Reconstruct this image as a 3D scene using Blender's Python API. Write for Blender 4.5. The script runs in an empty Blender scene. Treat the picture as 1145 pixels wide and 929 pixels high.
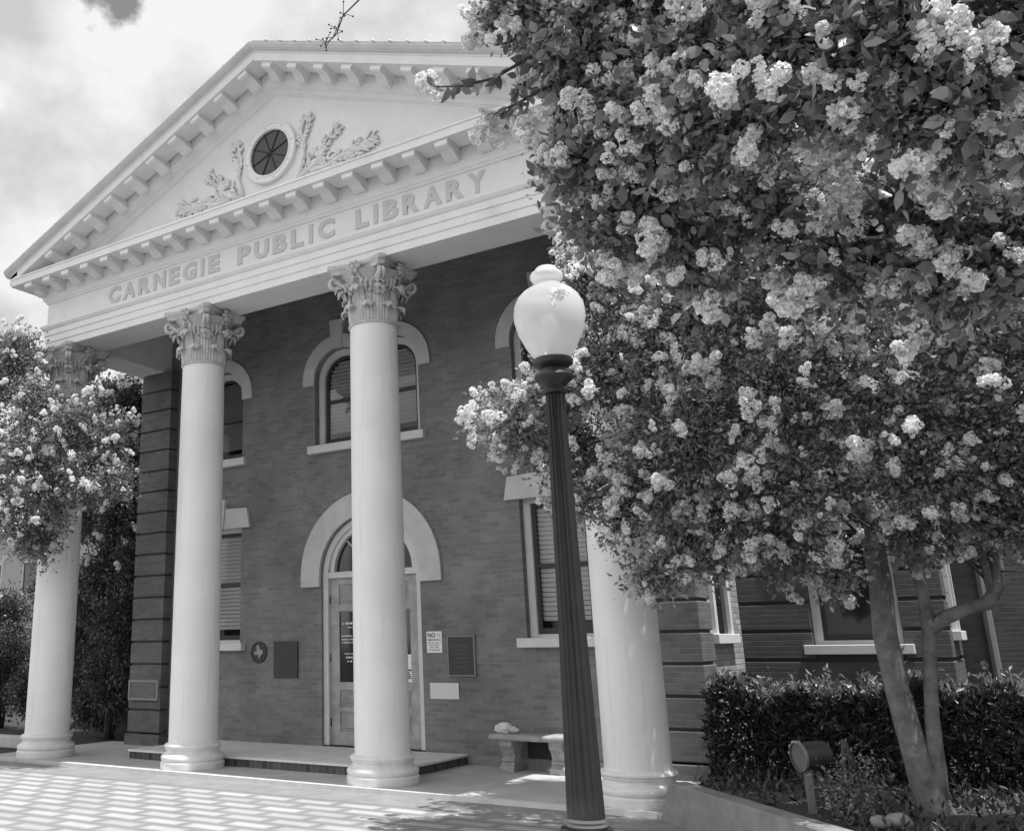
import bpy, bmesh, math, random
import numpy as np
from mathutils import Vector, Matrix
R = math.radians
random.seed(7)
RNG = np.random.default_rng(11)
scene = bpy.context.scene
COL = scene.collection

# ------------------------------------------------------------------ camera, sky, sun, exposure
def set_camera():
    cd = bpy.data.cameras.new('camera'); co = bpy.data.objects.new('camera', cd); COL.objects.link(co)
    yaw, pitch, roll = 0.603, 0.269, -0.014
    f = Vector((-math.sin(yaw)*math.cos(pitch), math.cos(yaw)*math.cos(pitch), math.sin(pitch)))
    r = Vector((math.cos(yaw), math.sin(yaw), 0)); u = r.cross(f)
    c, s = math.cos(roll), math.sin(roll)
    r2 = c*r + s*u; u2 = -s*r + c*u
    m = Matrix((r2, u2, -f)).transposed().to_4x4(); m.translation = Vector((12.408, -9.892, 1.534))
    co.matrix_world = m
    cd.sensor_fit = 'HORIZONTAL'; cd.sensor_width = 36; cd.lens = 1064.22/1145*36
    cd.shift_x = (572.5-389.97)/1145; cd.shift_y = -(464.5-427.41)/1145
    cd.clip_start = .05; cd.clip_end = 3000
    scene.camera = co
set_camera()
SUN_EL, SUN_AZ = 70.0, -9.0            # azimuth measured from +X, negative = towards the street (-Y)
SUN_STRENGTH, SKY_STRENGTH, EXPOSURE = 4.0, 0.1, 0.74
def set_light():
    w = bpy.data.worlds.new('World'); scene.world = w; w.use_nodes = True
    nt = w.node_tree; N = nt.nodes; L = nt.links; N.clear()
    out = N.new('ShaderNodeOutputWorld'); bg = N.new('ShaderNodeBackground'); bg.inputs[1].default_value = SKY_STRENGTH
    sky = N.new('ShaderNodeTexSky'); sky.sky_type = 'NISHITA'; sky.sun_disc = False
    sky.sun_elevation = R(SUN_EL); sky.sun_rotation = R(90-SUN_AZ)
    bw = N.new('ShaderNodeRGBToBW'); L.new(sky.outputs[0], bw.inputs[0])
    tc = N.new('ShaderNodeTexCoord'); mp = N.new('ShaderNodeMapping'); L.new(tc.outputs['Generated'], mp.inputs[0])
    mp.inputs['Location'].default_value = (2.7605, -4.8151, -0.6019); mp.inputs['Scale'].default_value = (1, 1, 1.5)
    n1 = N.new('ShaderNodeTexNoise'); n1.inputs['Scale'].default_value = 2.6; n1.inputs['Detail'].default_value = 9; n1.inputs['Roughness'].default_value = .56
    n1.inputs['Distortion'].default_value = .25
    L.new(mp.outputs[0], n1.inputs['Vector'])
    r1 = N.new('ShaderNodeValToRGB'); r1.color_ramp.elements[0].position = .352; r1.color_ramp.elements[1].position = .388
    L.new(n1.outputs['Fac'], r1.inputs[0])
    n2 = N.new('ShaderNodeTexNoise'); n2.inputs['Scale'].default_value = 5.0; n2.inputs['Detail'].default_value = 8; n2.inputs['Roughness'].default_value = .55
    L.new(mp.outputs[0], n2.inputs['Vector'])
    r2 = N.new('ShaderNodeMapRange'); r2.inputs[1].default_value = .38; r2.inputs[2].default_value = .56
    r2.inputs[3].default_value = 3.7; r2.inputs[4].default_value = 5.5; L.new(n2.outputs['Fac'], r2.inputs[0])
    # cloud brightness boosted on the street side: added fill for porch and columns
    sp = N.new('ShaderNodeVectorMath'); sp.operation = 'DOT_PRODUCT'; L.new(tc.outputs['Generated'], sp.inputs[0]); sp.inputs[1].default_value = (-.62, -.78, 0)
    fr = N.new('ShaderNodeMapRange'); fr.interpolation_type = 'SMOOTHSTEP'; fr.inputs[1].default_value = .12; fr.inputs[2].default_value = .85
    fr.inputs[3].default_value = 1.0; fr.inputs[4].default_value = 2.0; L.new(sp.outputs['Value'], fr.inputs[0])
    fm = N.new('ShaderNodeMath'); fm.operation = 'MULTIPLY'; L.new(r2.outputs[0], fm.inputs[0]); L.new(fr.outputs[0], fm.inputs[1])
    mx = N.new('ShaderNodeMix'); mx.data_type = 'FLOAT'
    L.new(r1.outputs[0], mx.inputs[0]); L.new(bw.outputs[0], mx.inputs[2]); L.new(fm.outputs[0], mx.inputs[3])
    L.new(mx.outputs[0], bg.inputs[0]); L.new(bg.outputs[0], out.inputs[0])
    sd = bpy.data.lights.new('sun', 'SUN'); so = bpy.data.objects.new('sun', sd); COL.objects.link(so)
    sd.energy = SUN_STRENGTH; sd.angle = R(.5); sd.color = (1, 1, 1)
    e, a = R(SUN_EL), R(SUN_AZ)
    s = Vector((math.cos(e)*math.cos(a), math.cos(e)*math.sin(a), math.sin(e)))
    so.rotation_euler = (-s).to_track_quat('-Z', 'Y').to_euler(); so.location = (20, -6, 30)
    vs = scene.view_settings; vs.view_transform = 'Standard'; vs.look = 'None'; vs.exposure = EXPOSURE; vs.gamma = 1; vs.use_curve_mapping = False
set_light()

# ------------------------------------------------------------------ materials
MATS = {}
def mat(name, v, rough=.7, noise=0.0, nscale=4.0, bump=0.0, bscale=60.0, spec=.4, metal=0.0, stain=0.0, streak=0.0):
    if name in MATS: return MATS[name]
    m = bpy.data.materials.new(name); m.use_nodes = True; nt = m.node_tree; N = nt.nodes; L = nt.links
    b = N['Principled BSDF']; b.inputs['Roughness'].default_value = rough; b.inputs['Metallic'].default_value = metal
    b.inputs['Specular IOR Level'].default_value = spec
    tc = N.new('ShaderNodeTexCoord')
    val = None
    if noise:
        n = N.new('ShaderNodeTexNoise'); n.inputs['Scale'].default_value = nscale; n.inputs['Detail'].default_value = 8; n.inputs['Roughness'].default_value = .62
        L.new(tc.outputs['Object'], n.inputs['Vector'])
        mr = N.new('ShaderNodeMapRange'); mr.inputs[1].default_value = .3; mr.inputs[2].default_value = .7
        mr.inputs[3].default_value = v*(1-noise); mr.inputs[4].default_value = v*(1+noise); L.new(n.outputs['Fac'], mr.inputs[0]); val = mr.outputs[0]
    if stain or streak:
        n = N.new('ShaderNodeTexNoise'); n.inputs['Scale'].default_value = 2.2 if stain else 5; n.inputs['Detail'].default_value = 10; n.inputs['Roughness'].default_value = .7
        mp = N.new('ShaderNodeMapping'); mp.inputs['Scale'].default_value = (1, 1, 1) if stain else (2.2, 2.2, .12)
        L.new(tc.outputs['Object'], mp.inputs[0]); L.new(mp.outputs[0], n.inputs['Vector'])
        mr = N.new('ShaderNodeMapRange'); mr.inputs[1].default_value = .55; mr.inputs[2].default_value = .75
        mr.inputs[3].default_value = 1; mr.inputs[4].default_value = 1-(stain or streak); L.new(n.outputs['Fac'], mr.inputs[0])
        mm = N.new('ShaderNodeMath'); mm.operation = 'MULTIPLY'; L.new(mr.outputs[0], mm.inputs[1])
        if val: L.new(val, mm.inputs[0])
        else: mm.inputs[0].default_value = v
        val = mm.outputs[0]
    if val: L.new(val, b.inputs['Base Color'])
    else: b.inputs['Base Color'].default_value = (v, v, v, 1)
    if bump:
        n = N.new('ShaderNodeTexNoise'); n.inputs['Scale'].default_value = bscale; n.inputs['Detail'].default_value = 6
        L.new(tc.outputs['Object'], n.inputs['Vector'])
        bp = N.new('ShaderNodeBump'); bp.inputs['Strength'].default_value = bump; bp.inputs['Distance'].default_value = .02
        L.new(n.outputs['Fac'], bp.inputs['Height']); L.new(bp.outputs[0], b.inputs['Normal'])
    MATS[name] = m; return m
def brick_mat(name, v, mortar, bw=.21, bh=.072, ms=.009, noise=.35, offset=.5, horizontal=False, rough=.85, coarse=.18, edge=.5):
    m = bpy.data.materials.new(name); m.use_nodes = True; nt = m.node_tree; N = nt.nodes; L = nt.links
    b = N['Principled BSDF']; b.inputs['Roughness'].default_value = rough; b.inputs['Specular IOR Level'].default_value = .25
    tc = N.new('ShaderNodeTexCoord'); sx = N.new('ShaderNodeSeparateXYZ'); L.new(tc.outputs['Object'], sx.inputs[0])
    cx = N.new('ShaderNodeCombineXYZ')
    if horizontal:
        L.new(sx.outputs[0], cx.inputs[0]); L.new(sx.outputs[1], cx.inputs[1])
    else:
        ad = N.new('ShaderNodeMath'); ad.operation = 'ADD'; L.new(sx.outputs[0], ad.inputs[0]); L.new(sx.outputs[1], ad.inputs[1])
        L.new(ad.outputs[0], cx.inputs[0]); L.new(sx.outputs[2], cx.inputs[1])
    wn = N.new('ShaderNodeTexNoise'); wn.inputs['Scale'].default_value = 9; L.new(tc.outputs['Object'], wn.inputs['Vector'])
    wv = N.new('ShaderNodeVectorMath'); wv.operation = 'SCALE'; wv.inputs['Scale'].default_value = .008; L.new(wn.outputs['Color'], wv.inputs[0])
    wa = N.new('ShaderNodeVectorMath'); wa.operation = 'ADD'; L.new(cx.outputs[0], wa.inputs[0]); L.new(wv.outputs[0], wa.inputs[1])
    t = N.new('ShaderNodeTexBrick'); t.offset = offset; t.inputs['Scale'].default_value = 1
    t.inputs['Brick Width'].default_value = bw; t.inputs['Row Height'].default_value = bh; t.inputs['Mortar Size'].default_value = ms
    t.inputs['Mortar Smooth'].default_value = edge; t.inputs['Bias'].default_value = 0
    a, c = v*(1-noise), v*(1+noise)
    t.inputs['Color1'].default_value = (a, a, a, 1); t.inputs['Color2'].default_value = (c, c, c, 1); t.inputs['Mortar'].default_value = (mortar,)*3+(1,)
    L.new(wa.outputs[0], t.inputs['Vector'])
    n = N.new('ShaderNodeTexNoise'); n.inputs['Scale'].default_value = 1.3; n.inputs['Detail'].default_value = 9; n.inputs['Roughness'].default_value = .65
    L.new(tc.outputs['Object'], n.inputs['Vector'])
    mr = N.new('ShaderNodeMapRange'); mr.inputs[1].default_value = .3; mr.inputs[2].default_value = .7; mr.inputs[3].default_value = 1-coarse; mr.inputs[4].default_value = 1+coarse
    L.new(n.outputs['Fac'], mr.inputs[0])
    mm = N.new('ShaderNodeVectorMath'); mm.operation = 'SCALE'; L.new(t.outputs['Color'], mm.inputs[0]); L.new(mr.outputs[0], mm.inputs['Scale'])
    L.new(mm.outputs[0], b.inputs['Base Color'])
    bp = N.new('ShaderNodeBump'); bp.invert = True; bp.inputs['Strength'].default_value = .5; bp.inputs['Distance'].default_value = .008
    L.new(t.outputs['Fac'], bp.inputs['Height']); L.new(bp.outputs[0], b.inputs['Normal'])
    MATS[name] = m; return m
def leaf_mat(name, v, var=.45, trans=.3, rough=.42, spec=.5):
    m = bpy.data.materials.new(name); m.use_nodes = True; nt = m.node_tree; N = nt.nodes; L = nt.links
    b = N['Principled BSDF']; b.inputs['Roughness'].default_value = rough; b.inputs['Specular IOR Level'].default_value = spec
    g = N.new('ShaderNodeNewGeometry'); mr = N.new('ShaderNodeMapRange'); mr.inputs[3].default_value = v*(1-var); mr.inputs[4].default_value = v*(1+var)
    L.new(g.outputs['Random Per Island'], mr.inputs[0]); L.new(mr.outputs[0], b.inputs['Base Color'])
    tr = N.new('ShaderNodeBsdfTranslucent'); L.new(mr.outputs[0], tr.inputs[0])
    mx = N.new('ShaderNodeMixShader'); mx.inputs[0].default_value = trans
    L.new(b.outputs[0], mx.inputs[1]); L.new(tr.outputs[0], mx.inputs[2]); L.new(mx.outputs[0], N['Material Output'].inputs[0])
    MATS[name] = m; return m
WHITE = mat('white_paint', .69, .6, noise=.05, nscale=3, stain=.14, bump=.04, bscale=25)
COLUMN = mat('column_paint', .68, .6, noise=.06, nscale=1.6, streak=.24, bump=.05, bscale=18, spec=.3)
STUCCO = mat('capital_stucco', .47, .8, noise=.2, nscale=7, stain=.22, bump=.15, bscale=40)
LETTERM = mat('letter_paint', .49, .6)
TRIM = mat('window_trim_paint', .58, .6, noise=.06, nscale=5)
HOOD = mat('cast_stone_hood', .5, .8, noise=.12, nscale=5, stain=.12)
SASH = mat('dark_sash_paint', .035, .5)
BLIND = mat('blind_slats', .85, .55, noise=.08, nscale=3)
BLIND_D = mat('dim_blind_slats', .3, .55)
CEIL = mat('ceiling_board_paint', .34, .7, noise=.08, nscale=2)
ROOF = mat('roof_metal', .3, .5, noise=.1)
BRICK = brick_mat('porch_brick', .18, .205, bw=.2, bh=.064, ms=.006, noise=.15, edge=.2, coarse=.26)
BRICK_B = brick_mat('pale_side_brick', .3, .2, noise=.25)
BRICK_R = brick_mat('shaded_rusticated_brick', .09, .1, bw=.2, bh=.066, ms=.008, noise=.13, coarse=.22)  # wing brick kept darker than the piers: tree shade put into its colour
BRICK_P = brick_mat('pier_brick', .125, .14, bw=.2, bh=.066, ms=.007, noise=.15, edge=.25, coarse=.25)
BRICK_D = brick_mat('platform_edge_brick', .07, .13, bw=.1, bh=.3, noise=.4)
DARKGAP = mat('recess_brick', .06, .9)
CONC = mat('porch_concrete', .4, .8, noise=.16, nscale=2.5, stain=.2, bump=.1, bscale=80)
CONC_L = mat('sunlit_concrete_lip', .5, .8, noise=.1, nscale=6)
CONC_D = mat('retaining_concrete', .19, .85, noise=.25, nscale=4, stain=.3, bump=.2, bscale=50)
STONE = mat('bench_stone', .3, .85, noise=.25, nscale=9, bump=.25, bscale=50)
PAVER = brick_mat('paver_field', .33, .185, bw=.565, bh=.272, ms=.11, noise=.12, offset=.5, horizontal=True, coarse=.12, edge=.9)
WOOD = mat('door_wood', .34, .6, noise=.25, nscale=6, bump=.1, bscale=30)
WOOD_D = mat('door_panel_wood', .28, .6, noise=.25, nscale=6)
IRON = mat('lamp_iron', .012, .45, noise=.3, nscale=14, spec=.5, bump=.05, bscale=70)
BRONZE = mat('bronze_plaque', .02, .45, noise=.3, nscale=10, spec=.5)
BLACK = mat('black_paint', .02, .5)
PLQ = mat('grey_plaque', .12, .6, noise=.2, nscale=20)
PALE = mat('pale_metal', .3, .5)
PAPER = mat('white_paper', .75, .7)
INK = mat('dark_ink', .06, .7)
BUNDLE = mat('pale_cloth', .6, .9, noise=.15, nscale=14)
BARK = mat('smooth_bark', .13, .8, noise=.5, nscale=7, bump=.6, bscale=16, streak=.55)
BARK_D = mat('dark_twig_bark', .05, .8)
SOIL = mat('mulch_soil', .05, .95, noise=.5, nscale=30, bump=.8, bscale=60)
GRASS = mat('grass_ground', .04, .95, noise=.4, nscale=12, bump=.6, bscale=120)
LEAF_A = leaf_mat('leaf_canopy', .26, .65, .45, .3, .6)
LEAF_B = leaf_mat('leaf_near', .23, .65, .45, .3, .6)
LEAF_C = leaf_mat('leaf_left', .2, .6, .38, .3, .6)
LEAF_D = leaf_mat('leaf_dark_shrub', .07, .5, .25)
LEAF_H = leaf_mat('leaf_hedge', .04, .5, .2, .3)
PETAL = leaf_mat('blossom_petal', .85, .16, .45, .7, .2)
def glass_mat():
    m = bpy.data.materials.new('window_glass'); m.use_nodes = True; nt = m.node_tree; N = nt.nodes; L = nt.links
    N.remove(N['Principled BSDF'])
    gl = N.new('ShaderNodeBsdfGlossy'); gl.inputs['Roughness'].default_value = .04; gl.inputs['Color'].default_value = (.5, .5, .5, 1)
    tr = N.new('ShaderNodeBsdfTransparent'); tr.inputs[0].default_value = (.93, .93, .93, 1)
    fr = N.new('ShaderNodeFresnel'); fr.inputs[0].default_value = 1.5
    mx = N.new('ShaderNodeMixShader'); L.new(fr.outputs[0], mx.inputs[0]); L.new(tr.outputs[0], mx.inputs[1]); L.new(gl.outputs[0], mx.inputs[2])
    L.new(mx.outputs[0], N['Material Output'].inputs[0]); MATS['glass'] = m; return m
GLASS = glass_mat()
DGLASS = mat('dark_glass', .018, .08, spec=.6)
def globe_mat():
    m = bpy.data.materials.new('frosted_globe'); m.use_nodes = True; nt = m.node_tree; N = nt.nodes; L = nt.links
    b = N['Principled BSDF']; b.inputs['Base Color'].default_value = (.62, .62, .62, 1); b.inputs['Roughness'].default_value = .18; b.inputs['Specular IOR Level'].default_value = .5
    tl = N.new('ShaderNodeBsdfTranslucent'); tl.inputs[0].default_value = (.85, .85, .85, 1)
    tp = N.new('ShaderNodeBsdfTransparent'); tp.inputs[0].default_value = (.92, .92, .92, 1)
    m1 = N.new('ShaderNodeMixShader'); m1.inputs[0].default_value = .5; L.new(b.outputs[0], m1.inputs[1]); L.new(tl.outputs[0], m1.inputs[2])
    m2 = N.new('ShaderNodeMixShader'); m2.inputs[0].default_value = .22; L.new(m1.outputs[0], m2.inputs[1]); L.new(tp.outputs[0], m2.inputs[2])
    L.new(m2.outputs[0], N['Material Output'].inputs[0]); MATS['globe'] = m; return m
GLOBE = globe_mat()

# ------------------------------------------------------------------ mesh helpers
class MB:
    def __init__(s): s.v = []; s.f = []
    def add(s, vs, fs):
        o = len(s.v); s.v += [tuple(p) for p in vs]; s.f += [tuple(i+o for i in f) for f in fs]; return s
    def box(s, a, b):
        x0, y0, z0 = a; x1, y1, z1 = b
        return s.add([(x0,y0,z0),(x1,y0,z0),(x1,y1,z0),(x0,y1,z0),(x0,y0,z1),(x1,y0,z1),(x1,y1,z1),(x0,y1,z1)],
                     [(0,3,2,1),(4,5,6,7),(0,1,5,4),(1,2,6,5),(2,3,7,6),(3,0,4,7)])
    def bevbox(s, a, b, w):
        # box with chamfered edges all round
        bm = bmesh.new(); bmesh.ops.create_cube(bm, size=1)
        for v in bm.verts:
            v.co = Vector([(a[i]+b[i])/2 + v.co[i]*(b[i]-a[i]) for i in range(3)])
        bmesh.ops.bevel(bm, geom=bm.edges[:], offset=w, segments=2, affect='EDGES', profile=.5)
        s.bm(bm); return s
    def bm(s, bm):
        bm.verts.index_update()
        s.add([v.co for v in bm.verts], [[v.index for v in f.verts] for f in bm.faces]); bm.free(); return s
    def prism(s, poly, axis, a, b):
        # poly: 2D points; extruded along axis between a and b. axis 'y': (x,z); 'x': (y,z); 'z': (x,y)
        n = len(poly)
        def P(p, t): return (p[0], t, p[1]) if axis == 'y' else (t, p[0], p[1]) if axis == 'x' else (p[0], p[1], t)
        vs = [P(p, a) for p in poly] + [P(p, b) for p in poly]
        fs = [tuple(range(n)), tuple(range(2*n-1, n-1, -1))] + [(i, i+n, (i+1) % n + n, (i+1) % n) for i in range(n)]
        return s.add(vs, fs)
    def lathe(s, prof, c=(0,0,0), n=40, axis=None, cap=True, ang=None):
        o = len(s.v); m = len(prof)
        for r, z in prof:
            for k in range(n):
                t = 2*math.pi*k/n; s.v.append((c[0]+r*math.cos(t), c[1]+r*math.sin(t), c[2]+z))
        for i in range(m-1):
            for k in range(n):
                s.f.append((o+i*n+k, o+i*n+(k+1) % n, o+(i+1)*n+(k+1) % n, o+(i+1)*n+k))
        if cap:
            s.f.append(tuple(o+k for k in range(n-1, -1, -1))); s.f.append(tuple(o+(m-1)*n+k for k in range(n)))
        return s
    def tube(s, pts, rad, n=6, cap=True, flat=None):
        pts = [Vector(p) for p in pts]; m = len(pts)
        if not hasattr(rad, '__len__'): rad = [rad]*m
        o = len(s.v); up = None
        for i, p in enumerate(pts):
            t = (pts[min(i+1, m-1)]-pts[max(i-1, 0)]).normalized() if m > 1 else Vector((0,0,1))
            if up is None: up = t.orthogonal().normalized()
            up = (up - t*up.dot(t)); up = up.normalized() if up.length > 1e-6 else t.orthogonal().normalized()
            w = t.cross(up)
            for k in range(n):
                a = 2*math.pi*k/n; s.v.append(tuple(p + (up*math.cos(a) + w*math.sin(a)*(flat or 1))*rad[i]))
        for i in range(m-1):
            for k in range(n): s.f.append((o+i*n+k, o+i*n+(k+1) % n, o+(i+1)*n+(k+1) % n, o+(i+1)*n+k))
        if cap and n > 2:
            s.f.append(tuple(o+k for k in range(n-1, -1, -1))); s.f.append(tuple(o+(m-1)*n+k for k in range(n)))
        return s
    def sweep(s, prof, path, outs):
        # closed profile (d, z) swept along xy path; outs = unit outward (mitre-scaled) vectors per path point
        n = len(prof); o = len(s.v)
        for (px, py), (ox, oy) in zip(path, outs):
            for d, z in prof: s.v.append((px+ox*d, py+oy*d, z))
        for i in range(len(path)-1):
            for k in range(n): s.f.append((o+i*n+k, o+i*n+(k+1) % n, o+(i+1)*n+(k+1) % n, o+(i+1)*n+k))
        s.f.append(tuple(o+k for k in range(n-1, -1, -1))); s.f.append(tuple(o+(len(path)-1)*n+k for k in range(n)))
        return s
    def xf(s, m, start=0):
        for i in range(start, len(s.v)): s.v[i] = tuple(m @ Vector(s.v[i]))
        return s
    def mesh(s, name, m, smooth=False):
        me = bpy.data.meshes.new(name); me.from_pydata(s.v, [], s.f); me.materials.append(m)
        bm = bmesh.new(); bm.from_mesh(me); bmesh.ops.recalc_face_normals(bm, faces=bm.faces); bm.to_mesh(me); bm.free()
        if smooth is True:
            me.polygons.foreach_set('use_smooth', [True]*len(me.polygons))
        elif smooth:
            me.polygons.foreach_set('use_smooth', [True]*len(me.polygons)); me.set_sharp_from_angle(angle=R(smooth))
        return me
WL = {}
def link(name, me, parent=None, origin=(0,0,0)):
    o = bpy.data.objects.new(name, me); COL.objects.link(o)
    w = Vector(origin); o.location = w
    if parent is not None:
        o.parent = parent; o.location = w - WL[parent.name]
    WL[o.name] = w
    return o
def obj(name, mb, m, parent=None, smooth=False, origin=(0,0,0), label=None):
    o = link(name, mb.mesh(name, m, smooth), parent, origin)
    if label: o['label'] = label
    return o
def tag(o, label, cat, group=None):
    o['label'] = label; o['category'] = cat
    if group: o['group'] = group
    return o
def thing(name, label, cat, loc=(0,0,0), group=None):
    o = bpy.data.objects.new(name, None); COL.objects.link(o); o.location = loc; o.empty_display_size = .2
    WL[o.name] = Vector(loc); return tag(o, label, cat, group)
def struct(o): o['kind'] = 'structure'; return o
def npmesh(name, V, F, m, smooth=False):
    # V (n,3) array, F list of (k, size) arrays
    me = bpy.data.meshes.new(name); V = np.asarray(V, dtype=np.float32)
    me.vertices.add(len(V)); me.vertices.foreach_set('co', V.ravel())
    loops = np.concatenate([f.ravel() for f in F]).astype(np.int32)
    sizes = np.concatenate([np.full(len(f), f.shape[1]) for f in F]).astype(np.int32)
    starts = np.concatenate([[0], np.cumsum(sizes)[:-1]]).astype(np.int32)
    me.loops.add(len(loops)); me.loops.foreach_set('vertex_index', loops)
    me.polygons.add(len(sizes)); me.polygons.foreach_set('loop_start', starts); me.polygons.foreach_set('loop_total', sizes)
    if smooth: me.polygons.foreach_set('use_smooth', np.ones(len(sizes), dtype=bool))
    me.materials.append(m); me.update(calc_edges=True); me.validate(); return me
def text_mb(s, size, x, z, y, depth=.01, align='LEFT', bold=0.0, width=None, height=None):
    # upright text facing -Y; left/centre at x, baseline z, front face at y
    cu = bpy.data.curves.new('txt', 'FONT'); cu.body = s; cu.size = size; cu.extrude = depth/2; cu.offset = bold; cu.align_x = align; cu.resolution_u = 4
    t = bpy.data.objects.new('txt', cu); COL.objects.link(t)
    dg = bpy.context.evaluated_depsgraph_get(); e = t.evaluated_get(dg); me = e.to_mesh()
    V = [Vector(v.co) for v in me.vertices]; F = [tuple(p.vertices) for p in me.polygons]; e.to_mesh_clear()
    COL.objects.unlink(t); bpy.data.objects.remove(t); bpy.data.curves.remove(cu)
    if not V: return MB()
    x0 = min(v.x for v in V); x1 = max(v.x for v in V); y0 = min(v.y for v in V); y1 = max(v.y for v in V)
    sx = width/(x1-x0) if width else 1; sy = height/(y1-y0) if height else 1
    mb = MB(); off = x0 if align == 'LEFT' else (x0+x1)/2
    mb.add([(x+(v.x-off)*sx, y-v.z+depth/2, z+(v.y-(y0 if height else 0))*sy) for v in V], F)
    return mb
def dashes(mb, x0, x1, z, h, y, rng, d=.002):
    # a line of lettering too small to read: short uneven strokes
    x = x0
    while x < x1-.004:
        w = rng.uniform(.3, 1.0)*h*1.3
        mb.box((x, y-d, z), (min(x+w, x1), y, z+h*rng.uniform(.7, 1.05))); x += w + h*rng.choice([.25, .3, .35, 1.0])

# ------------------------------------------------------------------ ground
S_ = 3.0; W = 2.0; H = 6.32; CX = 4.52
def ground():
    o = obj('ground', MB().add([(-900,-900,-.075),(900,-900,-.075),(900,900,-.075),(-900,900,-.075)], [(0,1,2,3)]), GRASS); struct(o)
    o = obj('plaza', MB().box((-9, -22, -.072), (22, -1.05, -.05)), PAVER); struct(o)
    o = obj('path', MB().box((-9, -1.05, -.072), (22, -.46, -.047)), mat('path_concrete', .21, .85, noise=.18, nscale=3, stain=.2, bump=.15, bscale=90)); struct(o)
    mb = MB().bevbox((-.9, -.46, -.07), (9.55, W+.1, 0), .012)
    o = obj('porch_slab', mb, CONC); struct(o)
    o = obj('sunlit_slab_lip', MB().box((.9, -.47, -.05), (9.3, -.40, .004)), CONC_L); struct(o)  # paler strip on the slab's front edge, sunlight put into its colour
    # flowerbed soil (uneven sheet) behind the retaining wall
    vs = []; fs = []; nx, ny = 30, 40
    for j in range(ny+1):
        for i in range(nx+1):
            y = -5.2 + 9.2*j/ny; x0 = max(9.28, 9.62 - (y+.55)*.89 if y < -.3 else 9.4); x = x0 + (16-x0)*i/nx
            vs.append((x, y, .17 + .05*math.sin(3*x+1.3*y)*math.sin(2.1*y) + random.uniform(-.015, .015)))
    for j in range(ny):
        for i in range(nx): a = j*(nx+1)+i; fs.append((a, a+1, a+nx+2, a+nx+1))
    o = obj('flowerbed', MB().add(vs, fs), SOIL, smooth=True); struct(o)
ground()

# ------------------------------------------------------------------ the library
LIB = thing('library_building', 'brick public library with white columned portico and pediment', 'building', (CX, 2, 0))

def wall_sheet(outline, holes, y, depth, axis='y', flip=1):
    """flat wall with openings: outline/holes in (u, z); reveals go back by depth"""
    bm = bmesh.new(); edges = []
    def loop(pts):
        vs = [bm.verts.new((p[0], 0, p[1])) for p in pts]
        return [bm.edges.new((vs[i], vs[(i+1) % len(vs)])) for i in range(len(vs))], vs
    e, _ = loop(outline); edges += e; hv = []
    for h in holes: e, v = loop(h); edges += e; hv.append(v)
    bmesh.ops.triangle_fill(bm, use_beauty=True, use_dissolve=False, edges=edges)
    for v in hv:
        b = [bm.verts.new((q.co.x, depth, q.co.z)) for q in v]
        for i in range(len(v)): bm.faces.new((v[i], v[(i+1) % len(v)], b[(i+1) % len(v)], b[i]))
    for v in bm.verts:
        u, d, z = v.co
        v.co = (u, y+d, z) if axis == 'y' else (y-flip*d, u, z)
    return MB().bm(bm)
def arch_loop(c, hw, z0, zs, n=20, r=None):
    r = r or hw
    return [(c-hw, z0)] + [(c - hw*math.cos(math.pi*i/n), zs + r*math.sin(math.pi*i/n)) for i in range(n+1)] + [(c+hw, z0)]
def rect_loop(x0, x1, z0, z1): return [(x0,z0),(x0,z1),(x1,z1),(x1,z0)]
def band(outer, inner, y0, y1):
    """frame between two loops with equal point counts, open at the bottom ends, extruded y0..y1"""
    n = len(outer); vs = [(p[0], y0, p[1]) for p in outer]+[(p[0], y0, p[1]) for p in inner]+[(p[0], y1, p[1]) for p in outer]+[(p[0], y1, p[1]) for p in inner]
    fs = []
    for i in range(n-1):
        fs += [(i, i+1, n+i+1, n+i), (2*n+i, 3*n+i, 3*n+i+1, 2*n+i+1), (i, 2*n+i, 2*n+i+1, i+1), (n+i, n+i+1, 3*n+i+1, 3*n+i)]
    fs += [(0, n, 3*n, 2*n), (n-1, 3*n-1, 4*n-1, 2*n-1)]
    return MB().add(vs, fs)
def ring_frame(outer, inner, y0, y1):
    n = len(outer); mb = band(outer+[outer[0]], inner+[inner[0]], y0, y1); mb.f = mb.f[:-2]; return mb

HOLES = []
twin_c = (4.03, 5.01); side_c = (1.56, 7.48)
for c in (side_c[0], twin_c[0], twin_c[1], side_c[1]): HOLES.append(arch_loop(c, .475, 4.56, 5.65))
for c in side_c: HOLES.append(rect_loop(c-.49, c+.49, 1.58, 3.45))
DC = 4.53
HOLES.append(arch_loop(DC, .87, .10, 2.55))
wall = obj('wall', wall_sheet([(.02,-.07),(.02,7.4),(9.02,7.4),(9.02,-.07)], HOLES, W, .3), BRICK, LIB)
obj('foundation_course', MB().box((6.06, W-.03, -.02), (8.5, W+.02, .12)).box((.55, W-.03, -.02), (1.41, W+.02, .12)), mat('foundation_stone', .2, .85, noise=.2, nscale=8), LIB)

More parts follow.
